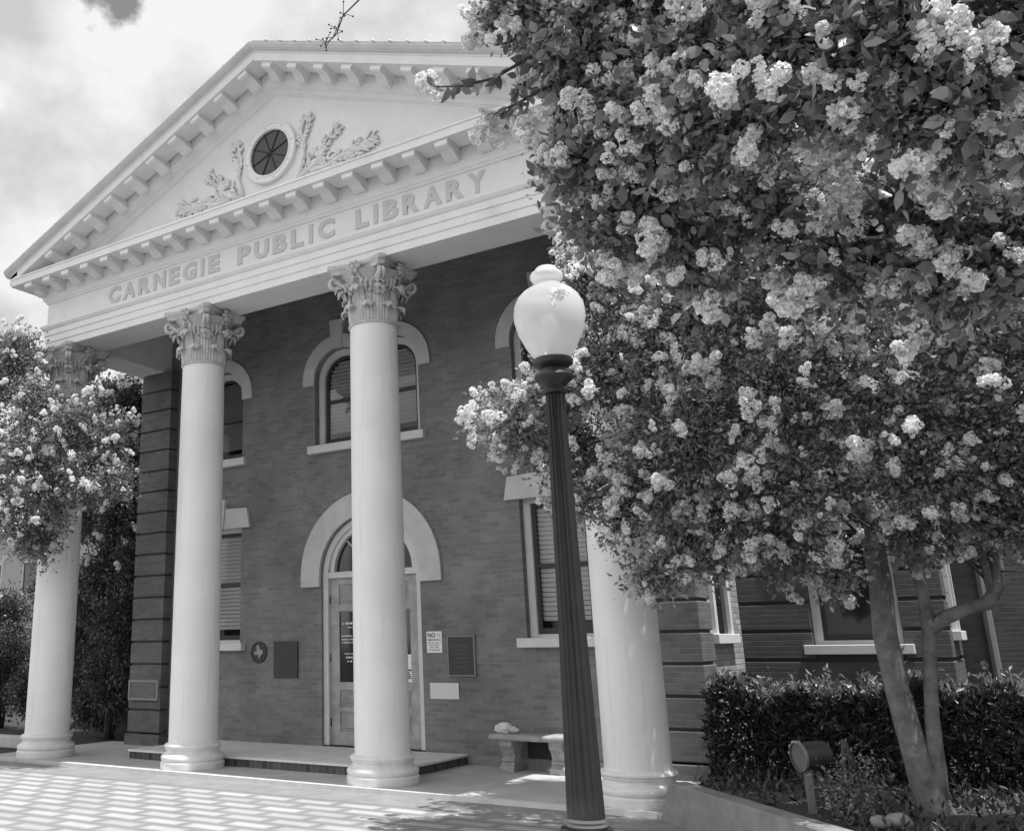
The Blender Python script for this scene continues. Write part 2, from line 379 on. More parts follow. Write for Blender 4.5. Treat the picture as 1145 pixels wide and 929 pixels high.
def window_fill(c, hw, z0, ztop_or_spring, arched, y, parent, blind=BLIND, meet=.5, axis='y', gap=.12, blind_to=None):
    """casing (the part), with sash, glass and blind as sub-parts"""
    z1 = ztop_or_spring
    L = (lambda h, a, b: arch_loop(c, h, a, b)) if arched else (lambda h, a, b: rect_loop(c-h, c+h, a, b))
    zi = z1 if arched else z1
    top = z1 + hw if arched else z1
    k = .1
    cas = band(L(hw, z0, z1), L(hw-k, z0, z1 if arched else z1-k), y+.12, y+.23)
    cas.box((c-hw+.002, y+.13, z0), (c+hw-.002, y+.23, z0+.055))
    w = obj('window', cas, TRIM, parent, 30)
    h2 = hw-k-.004; zt = z1 if arched else z1-k-.004
    sm = band(L(h2, z0+.056, zt), L(h2-.045, z0+.056, zt if arched else zt-.045), y+.175, y+.215)
    sm.box((c-h2+.045, y+.177, z0+.056), (c+h2-.045, y+.213, z0+.13))
    zm = z0 + (top-z0)*meet
    sm.box((c-h2+.045, y+.177, zm-.028), (c+h2-.045, y+.213, zm+.028))
    obj('sash', sm, SASH, w)
    gl = L(h2-.03, z0+.08, zt if arched else zt-.03)
    n = len(gl); obj('pane', MB().add([(p[0], y+.195, p[1]) for p in gl], [tuple(range(n))]), GLASS, w)
    bm_ = MB(); z = top-.07; bot = blind_to if blind_to is not None else z0+.13+gap
    while z > bot:
        half = h2-.03
        if arched and z > z1: half = math.sqrt(max(0, (h2-.03)**2-(z-z1)**2))
        if half > .05:
            bm_.add([(c-half, y+.236, z+.024),(c+half, y+.236, z+.024),(c+half, y+.275, z-.024),(c-half, y+.275, z-.024),
                     (c-half, y+.237, z+.027),(c+half, y+.237, z+.027),(c+half, y+.276, z-.021),(c-half, y+.276, z-.021)],
                    [(0,1,2,3),(7,6,5,4),(0,4,5,1),(1,5,6,2),(2,6,7,3),(3,7,4,0)])
        z -= .062
    obj('blind', bm_, blind, w)
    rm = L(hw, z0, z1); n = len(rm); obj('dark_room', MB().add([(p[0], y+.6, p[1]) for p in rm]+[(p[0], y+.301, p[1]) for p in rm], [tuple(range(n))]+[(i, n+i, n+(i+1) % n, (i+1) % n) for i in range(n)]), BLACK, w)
    return w
# upper arched windows
def upper(c, keyside=True, legs=(True, True)):
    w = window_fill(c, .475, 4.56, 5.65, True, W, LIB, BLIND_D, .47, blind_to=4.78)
    out = [(c-.69*math.cos(math.pi*i/24), 5.65+.69*math.sin(math.pi*i/24)) for i in range(25)]; inn = [(c-.478*math.cos(math.pi*i/24), 5.65+.478*math.sin(math.pi*i/24)) for i in range(25)]
    if legs[0]: out.insert(0, (c-.69, 5.57)); inn.insert(0, (c-.478, 5.57))
    if legs[1]: out.append((c+.69, 5.57)); inn.append((c+.478, 5.57))
    return w, out, inn
for i, c in enumerate((side_c[0], side_c[1])):
    w, out, inn = upper(c); mb = band(out, inn, W-.04, W+.05); mb.prism([(c-.09, 6.12),(c+.09, 6.12),(c+.135, 6.58),(c-.135, 6.58)], 'y', W-.065, W+.02)
    obj('window_hood', mb, HOOD, w, 30); obj('window_sill', MB().bevbox((c-.58, W-.09, 4.44), (c+.58, W+.12, 4.565), .008), TRIM, w)
for i, c in enumerate(twin_c):
    w, out, inn = upper(c)
    cut = [(o, n) for o, n in zip(out, inn)]
    if i == 0: cut = [(((min(o[0], 4.518)), o[1]) if o[1] > 6.1 or o[0] < c else (4.518, max(o[1], 5.57)), n) for o, n in cut]
    else: cut = [((max(o[0], 4.522), o[1]) if o[1] > 6.1 or o[0] > c else (4.522, max(o[1], 5.57)), n) for o, n in cut]
    mb = band([p[0] for p in cut], [p[1] for p in cut], W-.04, W+.05); mb.prism([(c-.09, 6.12),(c+.09, 6.12),(c+.135, 6.58),(c-.135, 6.58)], 'y', W-.065, W+.02)
    obj('window_hood', mb, HOOD, w, 30)
    x0, x1 = (3.46, 4.519) if i == 0 else (4.521, 5.58)
    obj('window_sill', MB().bevbox((x0, W-.09, 4.44), (x1, W+.12, 4.565), .008), TRIM, w)
# ground-floor windows
for c in side_c:
    w = window_fill(c, .49, 1.58, 3.45, False, W, LIB, BLIND, .5)
    mb = MB().prism([(c-.69, 3.405),(c-.14, 3.405),(c-.17, 3.74),(c-.63, 3.72)], 'y', W-.05, W+.05)
    mb.prism([(c+.14, 3.405),(c+.69, 3.405),(c+.63, 3.72),(c+.17, 3.74)], 'y', W-.05, W+.05)
    mb.prism([(c-.138, 3.40),(c+.138, 3.40),(c+.172, 3.9),(c-.172, 3.9)], 'y', W-.075, W+.04)
    obj('window_lintel', mb, HOOD, w); obj('window_sill', MB().bevbox((c-.6, W-.1, 1.47), (c+.6, W+.12, 1.588), .008), TRIM, w)
# door
def door():
    hw, zs, y = .87, 2.55, W
    out = arch_loop(DC, 1.23, 2.39, 2.55, 28); inn = arch_loop(DC, .88, 2.39, 2.55, 28)
    fr = band(arch_loop(DC, hw, .125, zs, 28), arch_loop(DC, hw-.09, .125, zs, 28), y+.05, y+.2)
    fr.box((DC-hw+.085, y+.06, 2.51), (DC+hw-.085, y+.2, 2.60))
    r1 = [(DC-.765*math.cos(math.pi*i/28), 2.6+.74*math.sin(math.pi*i/28)) for i in range(29)]; r2 = [(DC-.69*math.cos(math.pi*i/28), 2.6+.66*math.sin(math.pi*i/28)) for i in range(29)]
    fr2 = band(r1, r2, y+.09, y+.18); fr.add(fr2.v, fr2.f)
    d = obj('door_frame', fr, TRIM, LIB, 30)
    obj('arch_hood', band(out, inn, y-.045, y+.05), HOOD, d, 30)
    fan = [(DC-.7*math.cos(math.pi*i/28), 2.6+.67*math.sin(math.pi*i/28)) for i in range(29)]
    obj('fan_pane', MB().add([(p[0], y+.16, p[1]) for p in fan], [tuple(range(29))]), DGLASS, d)
    mb = MB()
    for a in (45, 90, 135): mb.tube([(DC, y+.15, 2.61), (DC+.69*math.cos(R(a)), y+.15, 2.6+.66*math.sin(R(a)))], .012, 4)
    obj('muntin', mb, TRIM, d)
    for s in (-1, 1):
        x0, x1 = (DC-.775, DC-.004) if s < 0 else (DC+.004, DC+.775)
        g0, g1 = x0+.155, x1-.155; z0, z1 = .14, 2.505
        mb = MB(); ya, yb = y+.11, y+.155
        mb.box((x0, ya, z0), (g0, yb, z1)).box((g1, ya, z0), (x1, yb, z1))
        for a, b in ((z0, .32), (.60, .66), (.90, 1.01), (2.02, 2.12), (2.42, z1)): mb.box((g0, ya, a), (g1, yb, b))
        lf = obj('door', mb, WOOD, LIB)
        for a, b in ((.32, .60), (.66, .90), (2.12, 2.42)):
            pm = MB().box((g0-.001, ya+.02, a), (g1+.001, yb-.004, b)); obj('door_panel', pm.bevbox((g0+.05, ya+.008, a+.05), (g1-.05, ya+.03, b-.05), .01), WOOD_D, lf)
        obj('door_pane', MB().box((g0-.001, ya+.02, 1.01), (g1+.001, ya+.028, 2.02)), DGLASS, lf)
        hx = x0-.004 if s < 0 else x1+.004
        for z in (.45, 1.35, 2.2): obj('hinge', MB().tube([(hx, ya-.012, z-.06), (hx, ya-.012, z+.06)], .012, 6), BRONZE, lf)
        kx = x1-.05 if s < 0 else x0+.05
        hb = MB().box((kx-.02, ya-.012, .98), (kx+.02, ya, 1.2)); hb.tube([(kx, ya-.012, 1.02), (kx, ya-.06, 1.04), (kx, ya-.06, 1.14), (kx, ya-.012, 1.16)], .01, 6)
        obj('door_handle', hb, BRONZE, lf)
        if s < 0:
            rng = random.Random(4); tm = MB(); yy = ya+.0195
            for z, a, b, h in ((1.83, .05, .42, .03), (1.78, .14, .36, .018), (1.655, .03, .40, .02), (1.605, .03, .42, .02), (1.56, .03, .38, .02), (1.40, .08, .38, .022), (1.345, .10, .36, .026), (1.29, .13, .35, .026)):
                dashes(tm, g0+a, g0+b, z, h, yy, rng)
            obj('glass_lettering', tm, mat('white_vinyl', .7, .5), lf)
    obj('threshold', MB().box((DC-.86, W+.02, .125), (DC+.86, W+.2, .138)), BLACK, d)
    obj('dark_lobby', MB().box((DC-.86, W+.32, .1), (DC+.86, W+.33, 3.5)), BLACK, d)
    # two paper notices taped inside the right-hand glass panel
    gx = DC+.775-.155
    for z0, z1, lab in ((1.19, 1.395, 'upper of two white paper notices taped on the glass of the right door leaf'), (.98+.035, 1.17, 'lower white paper notice with dark markings taped on the right door leaf')):
        t = thing('paper_notice', lab, 'notice', (gx-.07, W+.128, z0), 'paper notices taped to the door glass')
        obj('sheet', MB().box((gx-.145, W+.1275, z0), (gx-.003, W+.1295, z1)), PAPER, t)
        mk = MB(); rng = random.Random(int(z0*100))
        if z0 > 1.1: mk.box((gx-.1, W+.1262, z1-.04), (gx-.06, W+.1272, z1-.02))
        else:
            for k in range(4): mk.box((gx-.11+.012*k, W+.1262, z1-.03-.026*k), (gx-.04+.008*k, W+.1272, z1-.012-.026*k))
        obj('marking', mk, INK, t)
door()
# porch platform in front of the door
obj('door_platform', MB().box((1.41, .36, 0), (6.03, W, .095)), BRICK_D, LIB)
obj('platform_top', MB().bevbox((1.39, .34, .0955), (6.05, W-.001, .125), .006), mat('platform_concrete', .6, .8, noise=.12, nscale=3, stain=.15), LIB)

# corner piers of rusticated brick, side walls and wings
def rusticated(mb, core, x0, x1, y0, y1, z0, z1, pitch=.362, groove=.032, rec=.03):
    core.box((x0+rec, y0+rec, z0), (x1-rec, y1-rec if y1-y0 > .1 else y1, z1))
    z = z0
    while z < z1-.05:
        t = min(z+pitch-groove, z1); mb.bevbox((x0, y0, z), (x1, y1, t), .012); z += pitch
def piers():
    for x0, x1 in ((-.22, .52), (8.52, 9.26)):
        mb, core = MB(), MB()
        mb.bevbox((x0-.03, 1.77, -.02), (x1+.03, 2.1, .17), .01)
        rusticated(mb, core, x0, x1, 1.8, 2.35, .20, 6.30)
        p = obj('corner_pier', mb, BRICK_P, LIB); obj('pier_core', core, DARKGAP, p)
piers()
def side_windows(parent, X, yc, hw, z0, z1, label=None):
    # window in a wall facing +X, casing proud of the wall
    o = [(yc-hw, z0), (yc-hw, z1), (yc+hw, z1), (yc+hw, z0)]
    mb = MB()
    mb.box((X-.02, yc-hw, z0), (X+.05, yc-hw+.11, z1)).box((X-.02, yc+hw-.11, z0), (X+.05, yc+hw, z1)).box((X-.02, yc-hw+.112, z1-.11), (X+.05, yc+hw-.112, z1))
    w = obj('side_window', mb, TRIM, parent)
    obj('pane', MB().box((X-.015, yc-hw+.1, z0), (X+.006, yc+hw-.1, z1-.1)), DGLASS, w)
    obj('sash', MB().box((X+.0, yc-hw+.1, (z0+z1)/2-.03), (X+.02, yc+hw-.1, (z0+z1)/2+.03)), SASH, w)
    obj('window_sill', MB().bevbox((X-.02, yc-hw-.1, z0-.115), (X+.1, yc+hw+.1, z0+.003), .008), TRIM, w)
    obj('window_lintel', MB().box((X-.02, yc-hw-.18, z1+.003), (X+.045, yc+hw+.18, z1+.33)), HOOD, w)
def wings():
    # side walls of the porch block
    obj('side_wall', MB().box((9.02, W+.001, -.07), (9.21, 4.0, 7.4)), BRICK_B, LIB)
    obj('side_wall', MB().box((-.17, W+.001, -.07), (.02, 4.0, 7.4)), BRICK_B, LIB)
    side_windows(LIB, 9.21, 2.93, .42, 1.6, 3.45)
    side_windows(LIB, 9.21, 2.93, .42, 4.55, 6.0)
    # wings, set back, rusticated fronts
    for s, (x0, x1) in ((1, (9.21, 11.6)), (-1, (-2.95, -.17))):
        mb, core = MB(), MB()
        z = .2
        wx0, wx1 = (10.08, 11.1) if s > 0 else (-2.1, -1.08)
        while z < 6.5:
            t = z+.322
            if z < 2.95 and t > 1.45:
                mb.bevbox((x0, 3.96, z), (wx0, 4.2, t), .012); mb.bevbox((wx1, 3.96, z), (x1, 4.2, t), .012)
                mb.bevbox((x1-.3, 4.2, z), (x1+.001, 6.0, t), .012) if s > 0 else None
            else:
                mb.bevbox((x0, 3.96, z), (x1, 4.2, t), .012)
                if s > 0: mb.bevbox((x1-.3, 4.2, z), (x1+.001, 6.0, t), .012)
            z += .362
        mb.box((x0-.0, 3.93, -.07), (x1+.03, 4.2, .19))
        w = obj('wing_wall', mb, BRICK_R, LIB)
        for a, b, c_, d_ in ((x0, wx0, -.07, 6.7), (wx1, x1-.035, -.07, 6.7), (wx0, wx1, -.07, 1.36), (wx0, wx1, 3.02, 6.7)):
            core.box((a+.002, 4.0, c_), (b-.002, 4.19, d_))
        core.box((x1-.25, 4.19, -.07), (x1-.04, 6.0, 6.7)) if s > 0 else core.box((x0+.04, 4.19, -.07), (x0+.25, 12, 6.7))
        obj('wing_core', core, DARKGAP, w)
        c = (wx0+wx1)/2
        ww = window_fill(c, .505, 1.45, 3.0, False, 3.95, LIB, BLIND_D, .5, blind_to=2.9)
        obj('window_sill', MB().bevbox((c-.62, 3.87, 1.335), (c+.62, 4.1, 1.452), .008), TRIM, ww)
        obj('window_lintel', MB().prism([(c-.68, 3.01),(c+.68, 3.01),(c+.76, 3.34),(c-.76, 3.34)], 'y', 3.9, 4.05), HOOD, ww)
        obj('wing_cornice', MB().box((x0-.05 if s > 0 else x0-.15, 3.78, 6.7), (x1+(.15 if s > 0 else .05), 6.1, 7.12)).box((x0-.05, 3.74, 7.12), (x1+.05, 6.1, 7.2)), WHITE, LIB)
    side_windows(LIB, 11.6, 4.9, .4, 1.6, 3.3)
    mb = MB().box((11.35, 6.0, -.07), (19, 6.3, 7.0))
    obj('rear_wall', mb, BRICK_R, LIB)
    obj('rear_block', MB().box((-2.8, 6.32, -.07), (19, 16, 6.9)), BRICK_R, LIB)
    obj('downspout', MB().tube([(11.95, 5.93, .1), (11.95, 5.93, 6.9)], .06, 8), mat('downspout_paint', .16, .5), LIB)
wings()

# columns with capitals
def column_base(c):
    return MB().lathe([(.415,0),(.42,.012),(.42,.085),(.408,.098),(.40,.103),(.412,.115),(.418,.135),(.414,.16),(.398,.178),(.372,.186),(.368,.196),(.356,.202),(.346,.216),(.348,.236),(.362,.248),(.364,.256),(.362,.262),
                       (.374,.27),(.38,.286),(.374,.302),(.358,.312),(.338,.316),(.325,.332)], c, 64)
def leaf_patch(h, w, curl, r_of, a0, zb, nu=13, nv=13):
    """one acanthus leaf on a bell: ribbed body lying on the bell, broad lip rolling outward at the top"""
    vs = []; fs = []
    for j in range(nv):
        t = j/(nv-1)
        if t < .62: z = t/.62*h; out = .012 + .012*t
        else:
            a = (t-.62)/.38*R(195); z = h + curl*.55*math.sin(a); out = .02 + curl*.62*(1-math.cos(a))
        wf = .86+.14*math.sin(math.pi*min(1, t/.62)) if t < .62 else .9*math.sqrt(max(.1, 1-((t-.62)/.42)**3))
        for i in range(nu):
            s = i/(nu-1)*2-1
            rib = (.009*math.cos(s*math.pi*4) + .012*(1-abs(s)))*(1 if t < .62 else .7)
            sc = 1+.05*math.sin(t*math.pi*9)*abs(s)
            r = r_of(zb+min(z, h)) + out + rib
            ang = a0 + s*w*wf*sc/(2*r)
            vs.append((r*math.cos(ang), r*math.sin(ang), zb+z - (.035*s*s if t > .6 else .035*s*s*(t/.6)**3)))
    for j in range(nv-1):
        for i in range(nu-1): a = j*nu+i; fs.append((a, a+1, a+nu+1, a+nu))
    n = len(vs)
    cen = [(x*(1-.016/max(.1, math.hypot(x, y))), y*(1-.016/max(.1, math.hypot(x, y))), z-.010) for x, y, z in vs]
    f2 = [tuple(reversed([i+n for i in f])) for f in fs]
    rim = [i for i in range(nu)] + [j*nu+nu-1 for j in range(1, nv)] + [(nv-1)*nu+i for i in range(nu-2, -1, -1)] + [j*nu for j in range(nv-2, 0, -1)]
    side = [(rim[k], rim[(k+1) % len(rim)], rim[(k+1) % len(rim)]+n, rim[k]+n) for k in range(len(rim))]
    return vs+cen, fs+f2+side
def capital_mesh():
    mb = MB()
    def bell(z): return .285 + .02*(z/.5) + (.1*max(0, (z-.42)/.24)**2)
    mb.lathe([(.309,-.02),(.325,-.012),(.33,.0),(.325,.012),(.306,.02)], (0,0,0), 48)
    mb.lathe([(bell(z), z) for z in np.linspace(0, .68, 14)], (0,0,0), 48)
    for k in range(8):
        v, f = leaf_patch(.20, .2, .085, bell, R(45*k+22.5), .015); mb.add(v, f)
        v, f = leaf_patch(.42, .17, .11, lambda z: bell(z)+.004, R(45*k), .015); mb.add(v, f)
    # corner volutes, inner helices, fleurons
    for k in range(4):
        a = R(45+90*k)
        for side in (-1, 1):
            pts = []; rad = []
            for i in range(8):
                t = i/7; r = .325+.185*t**1.5; z = .40+.215*t
                aa = a + side*R(17)*(1-t)**1.2; pts.append((r*math.cos(aa+side*.03), r*math.sin(aa+side*.03), z)); rad.append(.022+.006*t)
            cx_, cz_ = .50, .565
            for i in range(1, 20):
                th = math.pi/2 - i*.42; q = .08*(1-i/23)
                rr = cx_+q*math.cos(th)+.004; pts.append((rr*math.cos(a+side*.045), rr*math.sin(a+side*.045), cz_+q*math.sin(th))); rad.append(.028*(1-i/40))
            mb.tube(pts, rad, 7)
        mb.lathe([(.0,-.03),(.03,-.02),(.034,0),(.03,.02),(0,.03)], (.5*math.cos(a), .5*math.sin(a), .575), 10, cap=False)
        # leaf under the volute
        v, f = leaf_patch(.14, .16, .075, lambda z: bell(.45)+.055+.25*max(0, z-.36), a, .36, 7, 9); mb.add(v, f)
        b = R(90*k)
        for side in (-1, 1):
            pts = []; rad = []
            for i in range(6):
                t = i/5; aa = b+side*R(20)*(1-t*.72); r = .335+.06*t; pts.append((r*math.cos(aa), r*math.sin(aa), .42+.19*t)); rad.append(.017)
            for i in range(1, 14):
                th = -i*.45; q = .055*(1-i/16); aa = b+side*(R(5.6)-(.055-q*math.cos(th))/.4*1.0); pts.append((.402*math.cos(aa), .402*math.sin(aa), .605+q*math.sin(-th)*.9)); rad.append(.021*(1-i/22))
            mb.tube(pts, rad, 6)
        # fleuron: petals round a boss
        fx, fy = .425*math.cos(b), .425*math.sin(b); n0 = len(mb.v)
        for q in range(6):
            th = q*math.pi/3; pts = [(0, .02*math.cos(th), .02*math.sin(th)), (.02, .045*math.cos(th), .045*math.sin(th)), (.012, .072*math.cos(th), .072*math.sin(th))]
            mb.tube(pts, [.02, .026, .01], 6)
        mb.lathe([(0,-.025),(.022,-.015),(.026,0),(.022,.015),(0,.025)], (.022,0,0), 8, cap=False)
        mb.xf(Matrix.Translation((fx, fy, .71)) @ Matrix.Rotation(b, 4, 'Z') @ Matrix.Scale(1.35, 4), n0)
        # open leaves filling the ground between the helices
        for side in (-1, 1):
            for q in range(3):
                aa = b+side*R(10+10*q); r = .36+.012*q
                mb.tube([(r*math.cos(aa), r*math.sin(aa), .44), ((r+.012)*math.cos(aa), (r+.012)*math.sin(aa), .50), ((r+.05)*math.cos(aa+side*.05), (r+.05)*math.sin(aa+side*.05), .53), ((r+.055)*math.cos(aa+side*.08), (r+.055)*math.sin(aa+side*.08), .505)], [.016, .024, .022, .01], 6)
    # abacus: concave square with clipped corners, moulded edge
    def abacus(sc):
        pts = []
        for k in range(4):
            a = R(45+90*k); ca, sa = math.cos(a), math.sin(a)
            c0 = (.60*sc*ca, .60*sc*sa); t = (-sa, ca)
            p0 = (c0[0]-t[0]*.045, c0[1]-t[1]*.045); p1 = (c0[0]+t[0]*.045, c0[1]+t[1]*.045)
            b = a+R(45); nx_, ny_ = math.cos(b), math.sin(b)
            a2 = a+R(90); c1 = (.60*sc*math.cos(a2)+math.sin(a2)*.045, .60*sc*math.sin(a2)-math.cos(a2)*.045)
            pts.append(p0)
            for i in range(9):
                u = i/8; q = (p1[0]*(1-u)+c1[0]*u, p1[1]*(1-u)+c1[1]*u); dip = .09*math.sin(math.pi*u)**.9
                pts.append((q[0]-nx_*dip, q[1]-ny_*dip))
        return pts
    lv = [(.88, .685), (.92, .71), (.925, .738), (.985, .752), (1.0, .77), (1.0, .808)]
    o = len(mb.v); n = None
    for sc, z in lv:
        p = abacus(sc); n = len(p); mb.v += [(x, y, z) for x, y in p]
    for i in range(len(lv)-1):
        for k in range(n): mb.f.append((o+i*n+k, o+i*n+(k+1) % n, o+(i+1)*n+(k+1) % n, o+(i+1)*n+k))
    for i, rev in ((0, True), (len(lv)-1, False)):
        c = len(mb.v); mb.v.append((0, 0, lv[i][1]))
        for k in range(n): a, b = o+i*n+k, o+i*n+(k+1) % n; mb.f.append((c, b, a) if rev else (c, a, b))
    return mb.mesh('capital', STUCCO, 50)
def columns():
    cap = capital_mesh()
    for k in range(4):
        x = k*S_
        prof = [(.325, .332)]
        for i in range(1, 25):
            t = i/24; r = .325-(.325-.305)*(t**1.6); prof.append((r, .332+t*(5.49-.332)))
        c = obj('column', MB().lathe(prof, (x,0,0), 64), COLUMN, LIB, 40)
        obj('column_base', column_base((x,0,0)), mat('column_base_paint', .62, .65, noise=.1, nscale=6, stain=.25, bump=.1, bscale=30), c, 35)
        link('capital', cap, c, (x, 0, 5.508))
columns()

# entablature, cornice, pediment
FY = -.31; XL, XR = -.31, 9.31
PATH = [(XL, 2.35), (XL, FY), (XR, FY), (XR, 2.35)]; OUT = [(-1,0),(-1,-1),(1,-1),(1,0)]
def ent():
    obj('architrave', MB().sweep([(-.62,6.32),(0,6.32),(0,6.43),(.016,6.436),(.016,6.545),(.032,6.551),(.032,6.645),(.05,6.655),(.075,6.69),(.08,6.70),(.08,6.728),(-.62,6.728)], PATH, OUT), WHITE, LIB)
    obj('frieze', MB().sweep([(-.615,6.729),(0,6.729),(0,7.115),(.022,7.12),(.03,7.145),(.05,7.16),(.06,7.20),(.085,7.225),(.085,7.43),(-.615,7.43)], PATH, OUT), WHITE, LIB)
    obj('cornice', MB().sweep([(-.6,7.431),(.09,7.431),(.13,7.40),(.44,7.40),(.43,7.408),(.445,7.41),(.445,7.515),(.46,7.52),(.46,7.545),(.2,7.575),(-.6,7.58)], PATH, OUT), WHITE, LIB)
    # side gutters (cyma) on the returns only
    for s, x in ((-1, XL), (1, XR)):
        pr = [(.3,7.58),(.47,7.546),(.5,7.575),(.54,7.62),(.545,7.65),(.3,7.66)]
        obj('gutter_moulding', MB().prism([(x+s*d, z) for d, z in pr], 'y', FY-.45, 8.0), WHITE, LIB)
    # modillions under the horizontal cornice
    def mod_mesh():
        pts = []      # scroll profile in (d, z) from the wall out
        prof = [(.085,0),(.42,0),(.43,-.02),(.425,-.055),(.405,-.072),(.37,-.075),(.33,-.068),(.26,-.085),(.2,-.118),(.15,-.145),(.11,-.15),(.085,-.14)]
        mb = MB().prism([(-d, z) for d, z in prof], 'x', -.085, .085)
        mb.box((-.1, -.425, -.004), (.1, -.086, .011))
        return mb.mesh('modillion', WHITE, 40)
    me = mod_mesh()
    n = 22; 
    for i in range(n): link('modillion', me, LIB, (-.33+.4605*i, FY, 7.388))
    for s, x in ((-1, XL), (1, XR)):
        for j in range(6):
            o = link('modillion', me, LIB, (x, -.02+.4605*j, 7.388)); o.rotation_euler = (0, 0, R(-90 if s < 0 else 90))
    # pediment
    sl = .419
    def rake(poly, xend, dz=0):
        """poly (y, z at apex) run down both slopes; ends cut vertically at xend from centre"""
        mb = MB(); nn = len(poly)
        for s in (-1, 1):
            vs = [(CX, y, z) for y, z in poly] + [(CX+s*xend, y, z-sl*xend) for y, z in poly]
            fs = [(i, (i+1) % nn, nn+(i+1) % nn, nn+i) for i in range(nn)] + [tuple(range(nn, 2*nn))]
            mb.add(vs, fs)
        return mb
    A = 5.37
    yb = -.246
    obj('tympanum', MB().add([(CX-4.9, -.25, 7.52),(CX+4.9, -.25, 7.52),(CX, -.25, 9.6),(CX-4.9, -.05, 7.52),(CX+4.9, -.05, 7.52),(CX, -.05, 9.6)], [(0,1,2),(5,4,3),(0,3,4,1),(1,4,5,2),(2,5,3,0)]), mat('tympanum_paint', .68, .65, noise=.05, nscale=3, stain=.1), LIB)
    obj('raking_bed_moulding', rake([(-.1,9.36),(-.262,9.36),(-.27,9.375),(-.29,9.385),(-.29,9.45),(-.32,9.47),(-.34,9.50),(-.37,9.53),(-.397,9.54),(-.397,9.70),(-.1,9.70)], 4.55), WHITE, LIB)
    obj('raking_cornice', rake([(-.1,9.701),(-.40,9.701),(-.44,9.665),(-.752,9.665),(-.745,9.672),(-.76,9.675),(-.76,9.80),(-.775,9.805),(-.775,9.825),(-.1,9.825)], A-.06), WHITE, LIB)
    obj('raking_cyma', rake([(-.1,9.826),(-.785,9.826),(-.80,9.835),(-.83,9.86),(-.845,9.885),(-.855,9.90),(-.86,9.925),(-.845,9.93),(-.1,9.93)], A), mat('cyma_paint', .52, .6, noise=.1, nscale=4), LIB)
    ang = math.atan(sl); cnt = 10
    for s in (-1, 1):
        for i in range(cnt+1):
            dx = .24+.4605*i
            if dx > 4.55: continue
            o = link('raking_modillion', me, LIB, (CX+s*dx, FY-.003, 9.655-sl*dx)); o.rotation_euler = (0, s*ang, 0); 
    mb = MB()
    for s in (-1, 1):
        mb.add([(CX, -.78, 9.935),(CX, 9, 9.935),(CX+s*5.42, 9, 9.935-sl*5.42),(CX+s*5.42, -.78, 9.935-sl*5.42),
                (CX, -.78, 9.99),(CX, 9, 9.99),(CX+s*5.42, 9, 9.99-sl*5.42),(CX+s*5.42, -.78, 9.99-sl*5.42)], [(0,1,2,3),(7,6,5,4),(0,4,5,1),(1,5,6,2),(2,6,7,3),(3,7,4,0)])
    obj('roof', mb, ROOF, LIB)
    obj('porch_ceiling', MB().box((XL+.62, FY+.62, 7.14), (XR-.62, W-.001, 7.2)), CEIL, LIB)
    # small lamp sockets clipped along the roof edge
    cm = MB().lathe([(.0,0),(.018,.0),(.018,.02),(.026,.03),(.024,.055),(.0,.07)], (0,0,0), 8, cap=False).mesh('roof_edge_bulb', mat('bulb_glass', .4, .3), True)
    for s in (-1, 1):
        for i in range(1, 21):
            dx = .25*i if False else .26*i
            link('roof_edge_bulb', cm, LIB, (CX+s*dx, -.80, 9.93+.01-sl*dx))
    # round window
    oc = Vector((4.455, -.25, 8.43))
    def disc(prof, n=56):
        mb = MB().lathe(prof, (0,0,0), n, cap=False); mb.xf(Matrix.Translation(oc) @ Matrix.Rotation(R(90), 4, 'X')); return mb
    o = obj('round_window', disc([(.355,-.02),(.355,.05),(.37,.062),(.385,.062),(.395,.05),(.44,.05),(.45,.062),(.47,.064),(.485,.05),(.49,-.02)]), WHITE, LIB, 40)
    g = disc([(.001,.012),(.36,.012)]); obj('pane', g, mat('oculus_glass', .03, .3, spec=.4), o)
    mm = MB()
    for k in range(4):
        a = R(20+45*k); mm.tube([(oc.x-.36*math.cos(a), oc.y-.018, oc.z-.36*math.sin(a)), (oc.x+.36*math.cos(a), oc.y-.018, oc.z+.36*math.sin(a))], .009, 5)
    obj('muntin', mm, BLACK, o)
    bt = MB()
    for k in range(8):
        a = R(12+45*k); bt.lathe([(0,-.01),(.014,-.008),(.018,0),(.014,.008),(0,.01)], (oc.x+.418*math.cos(a), oc.y-.052, oc.z+.418*math.sin(a)), 8, cap=False)
    obj('rosette_boss', bt, WHITE, o)
